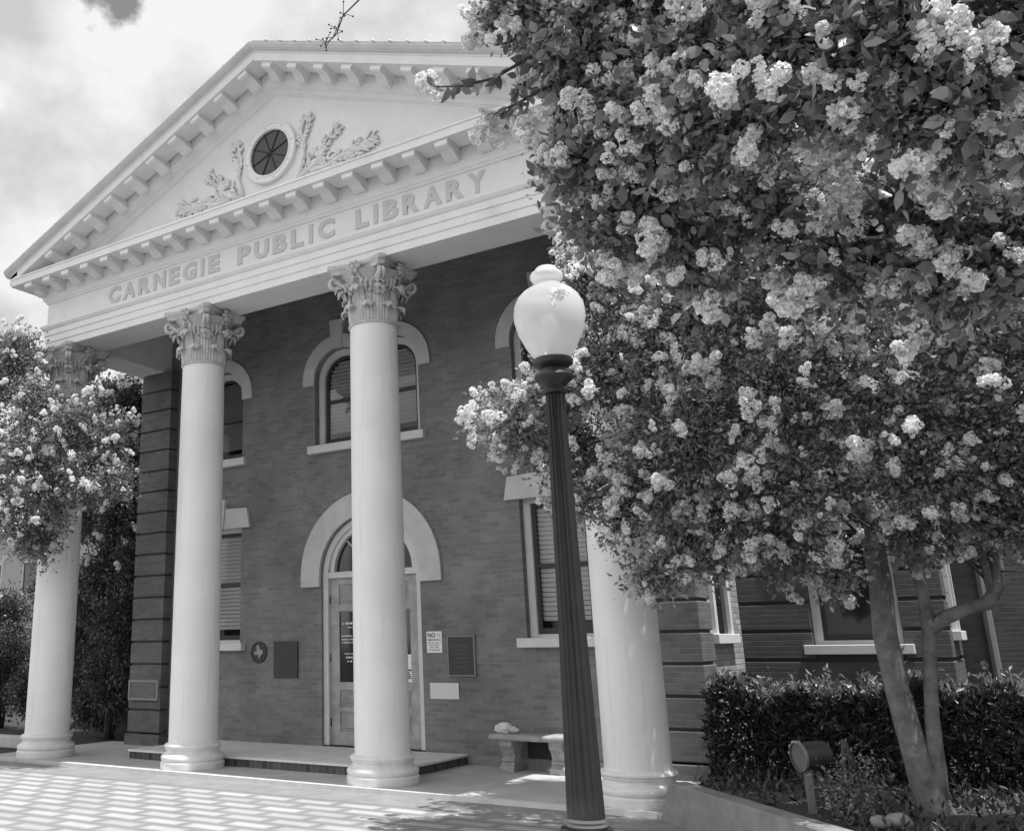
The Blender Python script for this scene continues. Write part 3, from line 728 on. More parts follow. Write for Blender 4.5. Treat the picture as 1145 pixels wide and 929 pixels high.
    # acanthus scroll reliefs either side of the round window
    for s in (-1, 1):
        mb = MB(); rng = random.Random(5)
        def P(u, z, d=.03): return (4.455+s*u*.93, -.25-d*.72, 7.79+(z-7.6)*.87)
        def stem(pts, r0, r1):
            n = len(pts); mb.tube([P(*p) for p in pts], [r0+(r1-r0)*i/(n-1) for i in range(n)], 7)
        def frond(u, z, du, dz, ln, fat):
            l = math.hypot(du, dz); du, dz = du/l, dz/l
            for q in range(int(34*ln/.55)):
                t = rng.random()**.85; w = fat*(.45+.9*t if dz > .8*abs(du) else .6+.7*math.sin(math.pi*min(1, .2+.75*t))); bend = .22*math.sin(t*2.9)
                e = rng.uniform(-1, 1); cu = u+du*ln*t-dz*bend*ln*.5-dz*e*w*.7; cz = z+dz*ln*t+du*bend*ln*.5+du*e*w*.7
                a = e*rng.uniform(.5, 1.2); c_, s_ = math.cos(a), math.sin(a); ddu, ddz = du*c_-dz*s_, du*s_+dz*c_
                k = rng.uniform(.05, .11)*(.7+fat*5); cv = rng.uniform(-.4, .4)*k
                mb.tube([P(cu, cz, .02), P(cu+ddu*k*.5-ddz*cv*.5, cz+ddz*k*.5+ddu*cv*.5, rng.uniform(.03, .06)), P(cu+ddu*k-ddz*cv, cz+ddz*k+ddu*cv, rng.uniform(.02, .05)), P(cu+ddu*k*1.15-ddz*cv*1.9, cz+ddz*k*1.15+ddu*cv*1.9, .02)],
                        [.014, rng.uniform(.016, .028), .018, .005], 6)
        stem([(.56, 7.62), (.60, 7.85), (.66, 8.05), (.64, 8.25), (.70, 8.42)], .05, .03)
        frond(.64, 8.12, .12, .55, .58, .085)
        stem([(.58, 7.68), (.80, 7.78), (.98, 7.92), (1.08, 8.08)], .05, .03)
        frond(.92, 7.86, .36, .42, .62, .08)
        stem([(.8, 7.72), (1.1, 7.72), (1.35, 7.80), (1.5, 7.9), (1.62, 7.86)], .045, .025)
        frond(1.25, 7.76, .6, .12, .7, .06)
        pts = [(1.18+.11*(1-i/16)*math.cos(i*.5), 7.86+.11*(1-i/16)*math.sin(i*.5)) for i in range(14)]; stem(pts, .03, .015)
        for q in range(7): frond(.55+.17*q, 7.66+.02*(q % 2), .8, .35, .34, .06-.004*q)
        frond(.60, 7.75, .3, .2, .5, .07); frond(.95, 7.66, .5, .05, .5, .05); frond(1.5, 7.72, .5, .16, .45, .04)
        obj('scroll_relief', mb, mat('relief_paint', .66, .7, noise=.1, nscale=8), LIB, True)
    # raised letters on the frieze
    words = [('CARNEGIE', 1.19, 3.56), ('PUBLIC', 3.90, 5.62), ('LIBRARY', 5.96, 7.87)]
    rel = {'I': .38, 'E': .82, 'L': .78, 'B': .9, 'P': .88, 'R': .95, 'A': 1.0, 'C': 1.0, 'N': .98, 'G': 1.02, 'U': .95, 'Y': .95}
    for wd, a, b in words:
        g = .26; tot = sum(rel[c] for c in wd) + g*(len(wd)-1); u = (b-a)/tot; x = a
        for c in wd:
            wdt = rel[c]*u; hw = wdt if c != 'I' else .062
            mb = text_mb(c, .36, x+(wdt-hw)/2, 6.80, FY-.012, .03, bold=.016, width=hw, height=.272)
            obj('letter', mb, LETTERM, LIB); x += wdt+g*u
ent()

# ------------------------------------------------------------------ signs and plaques on the porch wall
def signs():
    y = W-.002
    t = thing('historic_medallion', 'small round dark medallion with a raised state-shaped emblem beside the left plaque', 'medallion', (2.455, y, 1.44))
    mb = MB().lathe([(.001,0),(.158,0),(.162,.01),(.155,.022),(.14,.024),(.135,.016),(.001,.016)], (0,0,0), 40, cap=False); mb.xf(Matrix.Translation((2.455, y, 1.445)) @ Matrix.Rotation(R(90), 4, 'X'))
    obj('disc', mb, BRONZE, t, 40)
    tx = [(-.16,.47),(.1,.47),(.1,.2),(.22,.15),(.42,.12),(.47,0),(.46,-.14),(.3,-.27),(.2,-.36),(.2,-.52),(.06,-.46),(-.04,-.26),(-.14,-.2),(-.22,-.3),(-.34,-.2),(-.46,.0),(-.16,.0)]
    obj('emblem', MB().prism([(2.455+p[0]*.2, 1.455+p[1]*.2) for p in tx], 'y', y-.03, y-.0165), mat('emblem_metal', .28, .5), t)
    def plaque(name, lab, cat, x0, x1, z0, z1, m, frame=None, fw=.028, d=.025, yy=y, pads=None):
        t = thing(name, lab, cat, ((x0+x1)/2, yy, z0))
        obj('panel', MB().bevbox((x0, yy-d, z0), (x1, yy, z1), .004), m, t)
        if frame: obj('frame', ring_frame(rect_loop(x0-fw, x1+fw, z0-fw, z1+fw), rect_loop(x0+.001, x1-.001, z0+.001, z1-.001), yy-d-.008, yy), frame, t)
        return t
    t = plaque('dark_plaque', 'plain dark bronze plaque on the brick wall to the left of the door', 'plaque', 2.76, 3.225, 1.065, 1.60, BRONZE)
    tm = MB(); rng = random.Random(2)
    t = plaque('framed_plaque', 'dark plaque in a thin pale frame on the brick wall right of the door', 'plaque', 5.83, 6.215, 1.125, 1.62, BRONZE, mat('thin_plaque_frame', .2, .5), fw=.017)
    for k in range(6):
        mb = MB(); dashes(mb, 5.90+.02*(k % 2), 6.14-.02*(k % 3), 1.5-.055*k, .014, y-.0252, rng, .001)
        obj('lettering', mb, mat('worn_bronze', .08, .4), t)
    t = thing('no_smoking_sign', 'small white NO SMOKING sign between the door and the framed plaque', 'sign', (5.6, y, 1.42))
    obj('sheet', MB().box((5.48, y-.006, 1.415), (5.72, y, 1.70)), PAPER, t)
    a = text_mb('NO', .1, 5.497, 1.618, y-.0065, .003, bold=.003, width=.125, height=.062); obj('lettering', a, BLACK, t)
    a = text_mb('SMOKING', .05, 5.50, 1.572, y-.0065, .003, bold=.001, width=.2, height=.03); obj('lettering', a, BLACK, t)
    mb = MB(); rng = random.Random(8)
    for k, (a, b) in enumerate(((.02, .21), (.04, .2), (.05, .19), (.02, .21))): dashes(mb, 5.48+a, 5.48+b, 1.54-.031*k, .013, y-.006, rng, .0012)
    obj('small_print', mb, INK, t)
    mb = MB().lathe([(.014,0),(.02,0),(.02,.002),(.014,.002)], (0,0,0), 20, cap=False); mb.xf(Matrix.Translation((5.672, y-.006, 1.65)) @ Matrix.Rotation(R(90), 4, 'X'))
    obj('symbol', mb, INK, t)
    plaque('blank_sign', 'blank white rectangular sign low on the wall under the framed plaque', 'sign', 5.51, 5.955, .81, 1.02, mat('blank_sign_paint', .62, .6, noise=.04), None, d=.012)
    t = plaque('pier_plaque', 'grey inscribed stone plaque with pale border on the left corner pier', 'plaque', -.16, .46, .735, .985, PLQ, mat('plaque_border', .24, .6), fw=.035, d=.03, yy=1.80)
    mb = MB(); rng = random.Random(12)
    for k, (a, b) in enumerate(((.06, .55), (.2, .42), (.04, .56), (.1, .5), (.35, .55))): dashes(mb, -.16+a, -.16+b, .935-.045*k, .018, 1.77-.0002, rng, .002)
    obj('inscription', mb, mat('inscription', .2, .6), t)
signs()

# ------------------------------------------------------------------ bench with bundle
def bench():
    t = thing('stone_bench', 'weathered pale stone bench with carved legs against the porch wall', 'bench', (7.03, 1.72, 0))
    mb = MB().bevbox((6.60, 1.50, .365), (7.66, 1.92, .435), .022)
    obj('seat', mb, STONE, t, 50)
    for x in (6.82, 7.48):
        mb = MB(); w = .17
        prof = [(1.56,0),(1.88,0),(1.88,.075),(1.85,.085),(1.81,.12),(1.80,.17),(1.83,.24),(1.87,.29),(1.89,.33),(1.89,.366),(1.53,.366),(1.53,.33),(1.55,.29),(1.59,.24),(1.62,.17),(1.61,.12),(1.585,.085),(1.56,.075)]
        mb.prism(prof, 'x', x-w/2, x+w/2)
        for z, r in ((.31, .032), (.13, .02)): mb.tube([(x-w/2+.004, 1.555 if z > .2 else 1.6, z), (x+w/2-.004, 1.555 if z > .2 else 1.6, z)], r, 10)
        mb.bevbox((x-w/2-.012, 1.545, 0), (x+w/2+.012, 1.895, .07), .008)
        obj('leg', mb, STONE, t)
    obj('dark_wall_panel', MB().box((6.92, W-.032, .125), (7.40, W+.02, .37)), BLACK, LIB)  # plain dark panel set on the wall under the bench
    bm = bmesh.new(); bmesh.ops.create_icosphere(bm, subdivisions=5, radius=1)
    from mathutils import noise
    for v in bm.verts:
        p = v.co.copy(); x = p.x
        prof = 1.0 if x < .15 else (1-.42*min(1, (x-.15)/.3) + (.16*math.exp(-((x-.72)/.2)**2)))
        n = noise.noise(p*2.6)*.13 + noise.noise(p*6.5)*.09 + abs(noise.noise(p*11))*.06 + noise.noise(p*19)*.03
        q = p*(1+n)
        v.co = Vector((q.x*.155, q.y*.085*prof, max(-.055, q.z*.072*prof + (-.012 if x > .4 else 0))))
    mb = MB().bm(bm); mb.xf(Matrix.Translation((6.77, 1.70, .435+.055)) @ Matrix.Rotation(R(6), 4, 'Z'))
    o = link('bundle', mb.mesh('bundle', BUNDLE, True)); tag(o, 'small pale crumpled bundle lying on the left end of the stone bench', 'bundle')
bench()

# ------------------------------------------------------------------ lamp post
def lamp():
    x, y = 10.54, -5.255; g = -.05
    t = thing('street_lamp', 'dark fluted iron lamp post with frosted acorn globe in front of the library', 'street lamp', (x, y, g))
    obj('base', MB().lathe([(.24,0),(.24,.08),(.225,.1),(.215,.14),(.205,.2),(.20,.42),(.21,.46),(.205,.5),(.175,.54),(.15,.6),(.142,.66),(.15,.69),(.146,.71),(.125,.725),(.12,.74)], (x,y,g), 40), IRON, t, 35)
    obj('collar', MB().lathe([(.085,.69),(.095,.692),(.1,.703),(.095,.714),(.098,.722),(.094,.733),(.082,.736)], (x,y,0), 40), mat('collar_worn_iron', .1, .3, spec=.6), t, 35)
    # fluted shaft
    mb = MB(); n = 96; fl = 16; zs = [.73,.75,.78] + list(np.linspace(.84, 2.80, 16)) + [2.83,2.85]
    o = len(mb.v)
    for z in zs:
        tt = (z-.73)/2.1; r = float(np.interp(z, [.73, 1.55, 2.6, 2.85], [.089, .068, .052, .050]))
        dep = .011 if .78 < z < 2.82 else .0 if z < .76 or z > 2.84 else .007
        for k in range(n):
            a = 2*math.pi*k/n; ph = (k*fl/n) % 1; cut = math.sin(math.pi*ph)**.7 if ph > 0 else 0
            rr = r-dep*cut; mb.v.append((x+rr*math.cos(a), y+rr*math.sin(a), z))
    for i in range(len(zs)-1):
        for k in range(n): mb.f.append((o+i*n+k, o+i*n+(k+1) % n, o+(i+1)*n+(k+1) % n, o+(i+1)*n+k))
    obj('shaft', mb, IRON, t, 35)
    obj('neck', MB().lathe([(.05,2.845),(.062,2.85),(.066,2.865),(.058,2.88),(.056,2.885),(.075,2.91),(.098,2.925),(.103,2.94),(.098,2.955),(.072,2.962),(.066,2.985),(.09,3.0),(.104,3.01),(.107,3.03),(.1,3.04),(.02,3.041)], (x,y,-.05), 40), IRON, t, 35)
    gz = 2.985
    obj('globe', MB().lathe([(.085,0),(.098,.02),(.135,.075),(.17,.15),(.188,.22),(.191,.265),(.184,.31),(.165,.352),(.135,.385),(.105,.405),(.085,.418),(.072,.43),(.07,.44),(.078,.452),(.088,.468),(.09,.482),(.082,.497),(.066,.507),(.06,.51),(.06,.52),(.05,.53),(.03,.535),(.001,.537)], (x,y,gz), 48, cap=False), GLOBE, t, True)
    obj('bulb', MB().lathe([(.02,0),(.022,.09),(.03,.11),(.042,.16),(.046,.2),(.038,.24),(.015,.262),(.001,.265)], (x,y,gz), 20), mat('opal_bulb', .8, .3), t, True)
lamp()

# ------------------------------------------------------------------ retaining wall, spotlight, small rocks
def planter():
    d = Vector((1.65, -1.85, 0)).normalized(); n = Vector((d.y, -d.x, 0)) * -1     # n points into the bed
    if n.x < 0: n = -n
    p0 = Vector((9.33, -.47, 0)); L = 6.2
    prof_out, prof_in = 0.0, .20
    secs = []
    for t, top, sh in ((0.0, .30, .16), (.02, .302, .16)):
        pass
    mb = MB(); vs = []
    cuts = [0, .4, 1, 2, 3.2, 4.5, L]
    for i, t in enumerate(cuts):
        b = p0 + d*t; tt = t + (.2 if i == 0 else 0); u = p0 + d*tt
        zt = .295
        vs += [tuple(b + Vector((0,0,-.06))), tuple(u + n*.015 + Vector((0,0,zt-.015))), tuple(u + n*.03 + Vector((0,0,zt))), tuple(u + n*.19 + Vector((0,0,zt))), tuple(u + n*.205 + Vector((0,0,zt-.015))), tuple(b + n*.21 + Vector((0,0,-.06)))]
    fs = []
    for i in range(len(cuts)-1):
        for k in range(6): fs.append((i*6+k, i*6+(k+1) % 6, (i+1)*6+(k+1) % 6, (i+1)*6+k))
    fs += [tuple(range(5, -1, -1)), tuple(range((len(cuts)-1)*6, len(cuts)*6))]
    mb.add(vs, fs)
    o = link('retaining_wall', mb.mesh('retaining_wall', CONC_D)); tag(o, 'low stained concrete retaining wall running from the right column to the corner', 'wall')
    # spotlight
    t = thing('ground_spotlight', 'drum shaped metal spotlight on a short post in the flowerbed', 'spotlight', (10.72, -1.0, .17))
    ax = Vector((-.72, -.66, -.06)).normalized(); c = Vector((10.76, -1.0, .62))
    rot = ax.to_track_quat('Z', 'Y').to_matrix().to_4x4() @ Matrix.Scale(.88, 4)
    mb = MB().lathe([(.02,-.25),(.11,-.245),(.145,-.2),(.152,-.05),(.152,.10),(.158,.105),(.158,.13),(.148,.132),(.146,.11)], (0,0,0), 36, cap=False); mb.xf(Matrix.Translation(c) @ rot @ Matrix.Scale(.8, 4))
    obj('housing', mb, mat('spotlight_metal', .035, .5, noise=.2, nscale=9), t, 35)
    mb = MB().lathe([(.001,.096),(.12,.096)], (0,0,0), 36, cap=False); mb.xf(Matrix.Translation(c) @ rot); obj('lens', mb, mat('spot_lens', .1, .12, spec=.6), t)
    for a in (60, 90, 120, 150):
        obj('clip', MB().box((.119,-.01,.075), (.138,.01,.116)).xf(Matrix.Translation(c) @ rot @ Matrix.Rotation(R(a+20), 4, 'Z')), mat('clip_steel', .4, .35, metal=.5), t)
    obj('rim', MB().lathe([(.12,.08),(.13,.08),(.132,.09),(.129,.108),(.12,.108)], (0,0,0), 36, cap=False).xf(Matrix.Translation(c) @ rot), mat('rim_metal', .16, .4), t)
    mb = MB().bevbox((10.71, -1.035, .12), (10.78, -.965, .535), .008); obj('post', mb, mat('spot_post', .12, .6), t)
    from mathutils import noise
    for i, (x, y, r, lab) in enumerate(((11.27, -1.51, .07, 'smaller pale rock among the flowerbed plants near the retaining wall'), (11.39, -1.40, .085, 'larger pale rock at the front of the flowerbed'))):
        bm = bmesh.new(); bmesh.ops.create_icosphere(bm, subdivisions=3, radius=r)
        for v in bm.verts: v.co *= 1+.35*noise.noise(v.co*9+Vector((i*3, 0, 0))); v.co.z *= .7
        mb = MB().bm(bm); mb.xf(Matrix.Translation((x, y, .24))); o = link('rock', mb.mesh('rock', mat('pale_rock', .22, .9, noise=.3, nscale=12), 30)); tag(o, lab, 'rock', 'rocks in the flowerbed')
planter()

# ------------------------------------------------------------------ foliage
def rand_dirs(n, rng):
    v = rng.normal(size=(n,3)); return v/np.linalg.norm(v, axis=1, keepdims=True)
def leaf_arrays(P, D, ln, wd, rng, detail=False, fold=.25):
    """leaves at P pointing along D; returns V, faces"""
    n = len(P); k_ = rng.uniform(.5, 1.3, (n,1)); ln = ln*k_; wd = wd*k_*rng.uniform(.75, 1.2, (n,1))
    u = rand_dirs(n, rng); s = np.cross(D, u); s /= np.linalg.norm(s, axis=1, keepdims=True)+1e-9; nn = np.cross(s, D)
    if not detail:
        b = P; t = P + D*ln - nn*ln*.12; m = P + D*ln*.45
        l = m + s*wd*.5 + nn*wd*fold; r = m - s*wd*.5 + nn*wd*fold
        V = np.stack([b, l, t, r], 1).reshape(-1, 3); o = (np.arange(n)*4)[:,None]
        return V, [np.concatenate([o+np.array([[0,2,1]]), o+np.array([[0,3,2]])])]
    pts = [P]
    for f, w_ in ((.25, .40), (.62, .46)):
        m = P + D*ln*f - nn*ln*.10*f*f*2
        pts += [m, m + s*wd*w_ + nn*wd*fold*.6, m - s*wd*w_ + nn*wd*fold*.6]
    pts.append(P + D*ln - nn*ln*.22)
    V = np.stack(pts, 1).reshape(-1, 3); o = (np.arange(n)*8)[:,None]
    tri = np.concatenate([o+np.array([[0,1,2]]), o+np.array([[0,3,1]]), o+np.array([[4,7,5]]), o+np.array([[6,7,4]])])
    quad = np.concatenate([o+np.array([[1,4,5,2]]), o+np.array([[3,6,4,1]])])
    return V, [tri, quad]
def panicle_mesh(seed, n=150, petal=.014, L=.19, wid=.075):
    rng = np.random.default_rng(seed); lobes = []
    for i in range(9):
        t = rng.uniform(0, 1); a = rng.uniform(0, 6.28); rr = wid*(1-.65*t)*rng.uniform(.35, 1)
        lobes.append((rr*math.cos(a), rr*math.sin(a), L*t, wid*(.5-.2*t)*rng.uniform(.8, 1.2)))
    lobes = np.array(lobes); k = rng.integers(0, len(lobes), n); d = rand_dirs(n, rng)
    c = lobes[k,:3] + d*lobes[k,3:4]*rng.uniform(.75, 1.12, (n,1))
    Vs = []; 
    # each floret: 4 crinkled petals round its centre
    q = 6
    C = np.repeat(c, q, 0); dd = np.repeat(d, q, 0); u = rand_dirs(n*q, rng); s = np.cross(dd, u); s /= np.linalg.norm(s, axis=1, keepdims=True)
    ax = s + dd*rng.uniform(.0, .8, (n*q,1)); ax /= np.linalg.norm(ax, axis=1, keepdims=True); w = np.cross(ax, dd); w /= np.linalg.norm(w, axis=1, keepdims=True)+1e-9
    ln = petal*rng.uniform(.7, 1.3, (n*q,1)); up = np.cross(w, ax)
    b = C + ax*ln*.1; l = C + ax*ln*.7 + w*ln*.5 + up*ln*rng.uniform(-.3,.3,(n*q,1)); r = C + ax*ln*.7 - w*ln*.5 + up*ln*rng.uniform(-.3,.3,(n*q,1)); t = C + ax*ln*1.05 + up*ln*rng.uniform(-.3,.3,(n*q,1))
    V = np.stack([b,l,t,r],1).reshape(-1,3); o = (np.arange(n*q)*4)[:,None]
    return npmesh('blossom_cluster', V, [np.concatenate([o+np.array([[0,2,1]]), o+np.array([[0,3,2]])])], PETAL)
PAN = [panicle_mesh(100+i, 150, .0145, random.uniform(.14, .21), random.uniform(.06, .085)) for i in range(7)]
CAMP = np.array([12.408, -9.892, 1.534])
def place_panicles(root, spots, scale, limit=96):
    """spots: list of (pos, dir); the nearest ones as parts of their own, the rest as one part"""
    order = sorted(range(len(spots)), key=lambda i: np.linalg.norm(np.array(spots[i][0])-CAMP)); rest_v = []; rest_f = []; off = 0
    for j, i in enumerate(order):
        p, d = spots[i]; me = PAN[i % len(PAN)]; s = scale*random.choice([.45, .6, .8, 1, 1.15, 1.35])*random.uniform(.9, 1.1)
        q = Vector(d).to_track_quat('Z', 'Y'); m = Matrix.Translation(Vector(p)) @ q.to_matrix().to_4x4() @ Matrix.Rotation(random.uniform(0, 6.28), 4, 'Z') @ Matrix.Scale(s, 4)
        if j < limit:
            o = bpy.data.objects.new('blossom_cluster', me); COL.objects.link(o); o.parent = root
            m.translation = m.translation - WL[root.name]; o.matrix_local = m
        else:
            v = np.empty(len(me.vertices)*3, dtype=np.float32); me.vertices.foreach_get('co', v); v = v.reshape(-1,3)
            M = np.array(m); v = v @ M[:3,:3].T + M[:3,3]
            f = np.empty(len(me.loops), dtype=np.int32); me.loops.foreach_get('vertex_index', f); rest_v.append(v); rest_f.append(f.reshape(-1,3)+off); off += len(v)
    if rest_v:
        me = npmesh('blossom_mass', np.concatenate(rest_v), [np.concatenate(rest_f)], PETAL); o = link('blossom_mass', me, root); o['kind'] = 'stuff'
def curve_pts(a, b, sag=.1, n=6, rng=random, wob=.05):
    a, b = Vector(a), Vector(b); L = (b-a).length; out = []
    off = Vector((rng.uniform(-1,1), rng.uniform(-1,1), rng.uniform(-.3,1)))*wob*L
    for i in range(n):
        t = i/(n-1); p = a.lerp(b, t) + off*math.sin(math.pi*t) + Vector((0,0,sag*L))*math.sin(math.pi*t); out.append(p)
    return out
def crown(root, clumps, origin, leaf_m, leaf_len, leaf_w, per, twig, rng, detail=False, pan=0, pan_scale=1.0, limb_r=.03, bark=BARK, surf=.72, droop=-.15, sig=.09, twig_r=.006):
    """clumps: (x,y,z, rx,ry,rz, density, blossom weight). Limbs to the clumps, twigs to spray centres, leaves round the twigs."""
    V, D = [], []; limbs, twigs = MB(), MB(); spots = []; pr = random.Random(int(rng.integers(1e6)))
    for (x, y, z, rx, ry, rz, dens, bw) in clumps:
        c = np.array([x,y,z]); rr = np.array([rx,ry,rz])
        o = min(origin, key=lambda q: (Vector(q)-Vector((x,y,z))).length)
        limbs.tube(curve_pts(o, c, .08, 7, pr), [limb_r*(1-.75*i/6) for i in range(7)], 7)
        nt = max(4, int(twig*dens)); d = rand_dirs(nt, rng); q = rng.uniform(0, 1, (nt,1))**.33; q = surf*q + (1-surf)*rng.uniform(0,1,(nt,1))
        tips = c + d*rr*q
        for i in range(nt):
            pts = curve_pts(c + (tips[i]-c)*.1, tips[i], .03, 5, pr, .08); twigs.tube(pts, [twig_r*(1.3-.9*k/4) for k in range(5)], 4, cap=False)
        n = int(per*nt); k = rng.integers(0, nt, n); t = rng.uniform(.45, 1.08, (n,1))
        p = c + (tips[k]-c)*t + rng.normal(size=(n,3))*sig
        dirs = (tips[k]-c); dirs = dirs/(np.linalg.norm(dirs, axis=1, keepdims=True)+1e-6) + rng.normal(size=(n,3))*.8 + np.array([0,0,droop]); dirs /= np.linalg.norm(dirs, axis=1, keepdims=True)
        V.append(p); D.append(dirs)
        if pan and bw > 0:
            m = rng.random(nt) < pan*bw
            for i in np.nonzero(m)[0]:
                if q[i,0] > .45:
                    dv = d[i]*.8 + np.array([0,0,.5]) + rng.normal(size=3)*.35; spots.append((tuple(tips[i] + d[i]*sig*.8), tuple(dv)))
    V = np.concatenate(V); D = np.concatenate(D)
    lv, lf = leaf_arrays(V, D, leaf_len, leaf_w, rng, detail)
    k = rng.random(len(V)) < (1.0 if detail else .35)
    V2 = V[k] + rng.normal(size=(k.sum(), 3))*sig*.7; D2 = D[k] + rng.normal(size=(k.sum(), 3))*.7; D2 /= np.linalg.norm(D2, axis=1, keepdims=True)
    sv, sf = leaf_arrays(V2, D2, leaf_len*.42, leaf_w*.42, rng); lf = lf + [f+len(lv) for f in sf]; lv = np.concatenate([lv, sv])
    link('foliage', npmesh('foliage', lv, lf, leaf_m), root); 
    obj('limb', limbs, bark, root, True); obj('twig', twigs, BARK_D, root, True)
    return spots

def tree_a():
    rng = np.random.default_rng(21)
    t = thing('crape_myrtle_tree', 'flowering crape myrtle with smooth leaning trunk growing in the flowerbed behind the lamp', 'tree', (11.48, -.34, .15))
    mb = MB()
    mb.tube([(11.56,-.34,.05),(11.52,-.34,.25),(11.46,-.35,.6),(11.40,-.335,1.1),(11.375,-.35,1.55),(11.40,-.34,2.0),(11.39,-.34,2.4),(11.30,-.36,2.9),(11.15,-.5,3.4)], [.18,.13,.105,.096,.098,.092,.09,.08,.065], 14)
    mb.tube([(11.54,-.35,.1),(11.59,-.34,.45),(11.62,-.33,.9),(11.66,-.32,1.25),(11.71,-.32,1.62),(11.70,-.32,1.95),(11.64,-.34,2.3),(11.7,-.4,2.9)], [.10,.072,.055,.05,.06,.042,.036,.03], 10)
    mb.tube([(11.70,-.32,1.58),(11.84,-.31,1.69),(12.0,-.30,1.75),(12.15,-.30,1.79),(12.24,-.29,1.92),(12.26,-.29,2.1),(12.30,-.29,2.5),(12.34,-.29,3.0)], [.06,.06,.055,.055,.055,.05,.045,.035], 9)
    mb.tube([(12.2,-.3,1.82),(12.18,-.32,2.1),(12.14,-.35,2.5),(12.0,-.5,3.1)], [.04,.035,.03,.02], 8)
    pr = random.Random(17)
    tang = MB()
    for i in range(26):
        a = Vector((12.25+pr.uniform(-.15,.1), -.3, pr.uniform(1.95, 3.0))); b = a + Vector((pr.uniform(-.8,.6), pr.uniform(-.5,.3), pr.uniform(-.1,.9)))
        pts = curve_pts(a, b, pr.uniform(-.1,.2), 7, pr, .2); tang.tube(pts, [.016-.012*k/6 for k in range(7)], 5)
        for q in (2, 4, 5):
            e = pts[q] + Vector((pr.uniform(-.3,.3), pr.uniform(-.2,.2), pr.uniform(-.1,.3))); tang.tube(curve_pts(pts[q], e, .05, 5, pr, .15), [.007,.006,.005,.004,.003], 4)
    for i in range(16):
        a = Vector((pr.uniform(11.3,11.75), -.33, pr.uniform(2.0,2.7))); b = a + Vector((pr.uniform(-1.2,.6), pr.uniform(-.9,.1), pr.uniform(.1,.7)))
        tang.tube(curve_pts(a, b, pr.uniform(-.05,.15), 7, pr, .15), [.014-.01*k/6 for k in range(7)], 5)
    obj('branch', tang, BARK_D, t, True)
    obj('trunk', mb, BARK, t, True)
    org = [(11.15,-.5,3.4),(11.30,-.36,2.9),(11.7,-.4,2.9),(12.34,-.29,3.0),(12.0,-.5,3.1)]
    cl = []
    def c(px, py, pz, r, dens=1.0, bw=1.0, ry=None, rz=None): cl.append((px, py, pz, r, ry or r, rz or r*.8, dens, bw))
    for a in TREE_A_CLUMPS: c(*a)
    spots = crown(t, cl, org, LEAF_A, .056, .028, 44, 72, rng, pan=.85, pan_scale=1, limb_r=.035, sig=.075)
    place_panicles(t, spots, .78)
TREE_A_CLUMPS = [
 (8.8,-1.9,3.55,.45,.4,1.2),(9.2,-1.7,3.2,.6,.8,1.0),(9.6,-1.9,4.6,.45,.7,1.0),(9.7,-1.9,3.9,.8,1.2,1.0),(10.0,-1.6,2.85,.42,.7,1.0),(9.9,-2.0,4.9,.6,1.0,1.1),
 (10.3,-1.8,3.1,.7,1.2,1.0),(10.5,-1.9,4.2,.9,1.4,1.0),(10.55,-1.4,2.55,.45,.8,.9),(11.05,-1.7,3.4,.85,1.4,1.0),(11.1,-1.5,2.65,.5,.9,.8),(11.4,-1.9,4.3,.9,1.4,1.0),
 (11.8,-1.6,3.3,.8,1.3,.9),(11.9,-1.4,2.75,.5,.9,.7),(12.3,-1.7,3.9,.9,1.3,.9),(12.5,-1.3,3.0,.6,1.0,.7),(12.9,-1.4,3.4,.9,1.2,.8),(12.9,-1.4,4.5,1.0,1.3,.8),
 (10.15,.2,5.6,.95,1.9,.3),(9.95,.35,6.3,.5,1.6,.2),(10.75,.2,6.0,.9,1.8,.2),(10.3,-.7,6.2,.8,.9,.4),(8.95,-2.2,3.4,.45,.6,1.2),(9.5,-2.2,3.75,.42,.7,1.2),(9.65,-1.8,2.5,.22,.25,1.2),(9.35,-1.9,2.75,.3,.35,1.2),(9.82,-1.75,2.1,.18,.16,.8),(10.4,-.6,5.2,1.1,1.4,.8),(11.6,-.4,5.4,1.2,1.4,.7),(12.6,0,5.3,1.2,1.2,.5),(11.2,.3,4.2,1.1,1.2,.4),(10.2,.0,3.7,.8,.9,.4),(12.1,.4,3.6,1.0,1.1,.3),(9.6,-.7,5.5,.8,.9,.8),(12.45,-.9,2.35,.3,.35,.5,.3),(11.75,-.9,2.3,.3,.4,.7),(12.2,-.8,2.5,.35,.45,.6),(12.75,-.8,2.45,.35,.5,.6),(11.15,-.95,2.05,.2,.22,.7),(10.75,-1.1,2.1,.16,.16,.9),(9.95,-1.7,2.05,.14,.14,1.2),(10.25,-1.5,2.15,.16,.18,.9),(11.0,-1.0,2.25,.28,.3,.6,.6),(10.75,-1.1,2.3,.2,.25,.6,.6),(12.55,-1.2,2.75,.35,.5,.6,.5),(10.1,-1.5,2.35,.25,.3,.8,.8),(11.6,-1.9,5.2,.9,1.2,.8),(10.9,-1.9,5.1,.8,1.1,.9)]  # opening clumps on this line are hidden foliage added to shade the porch slab
tree_a()

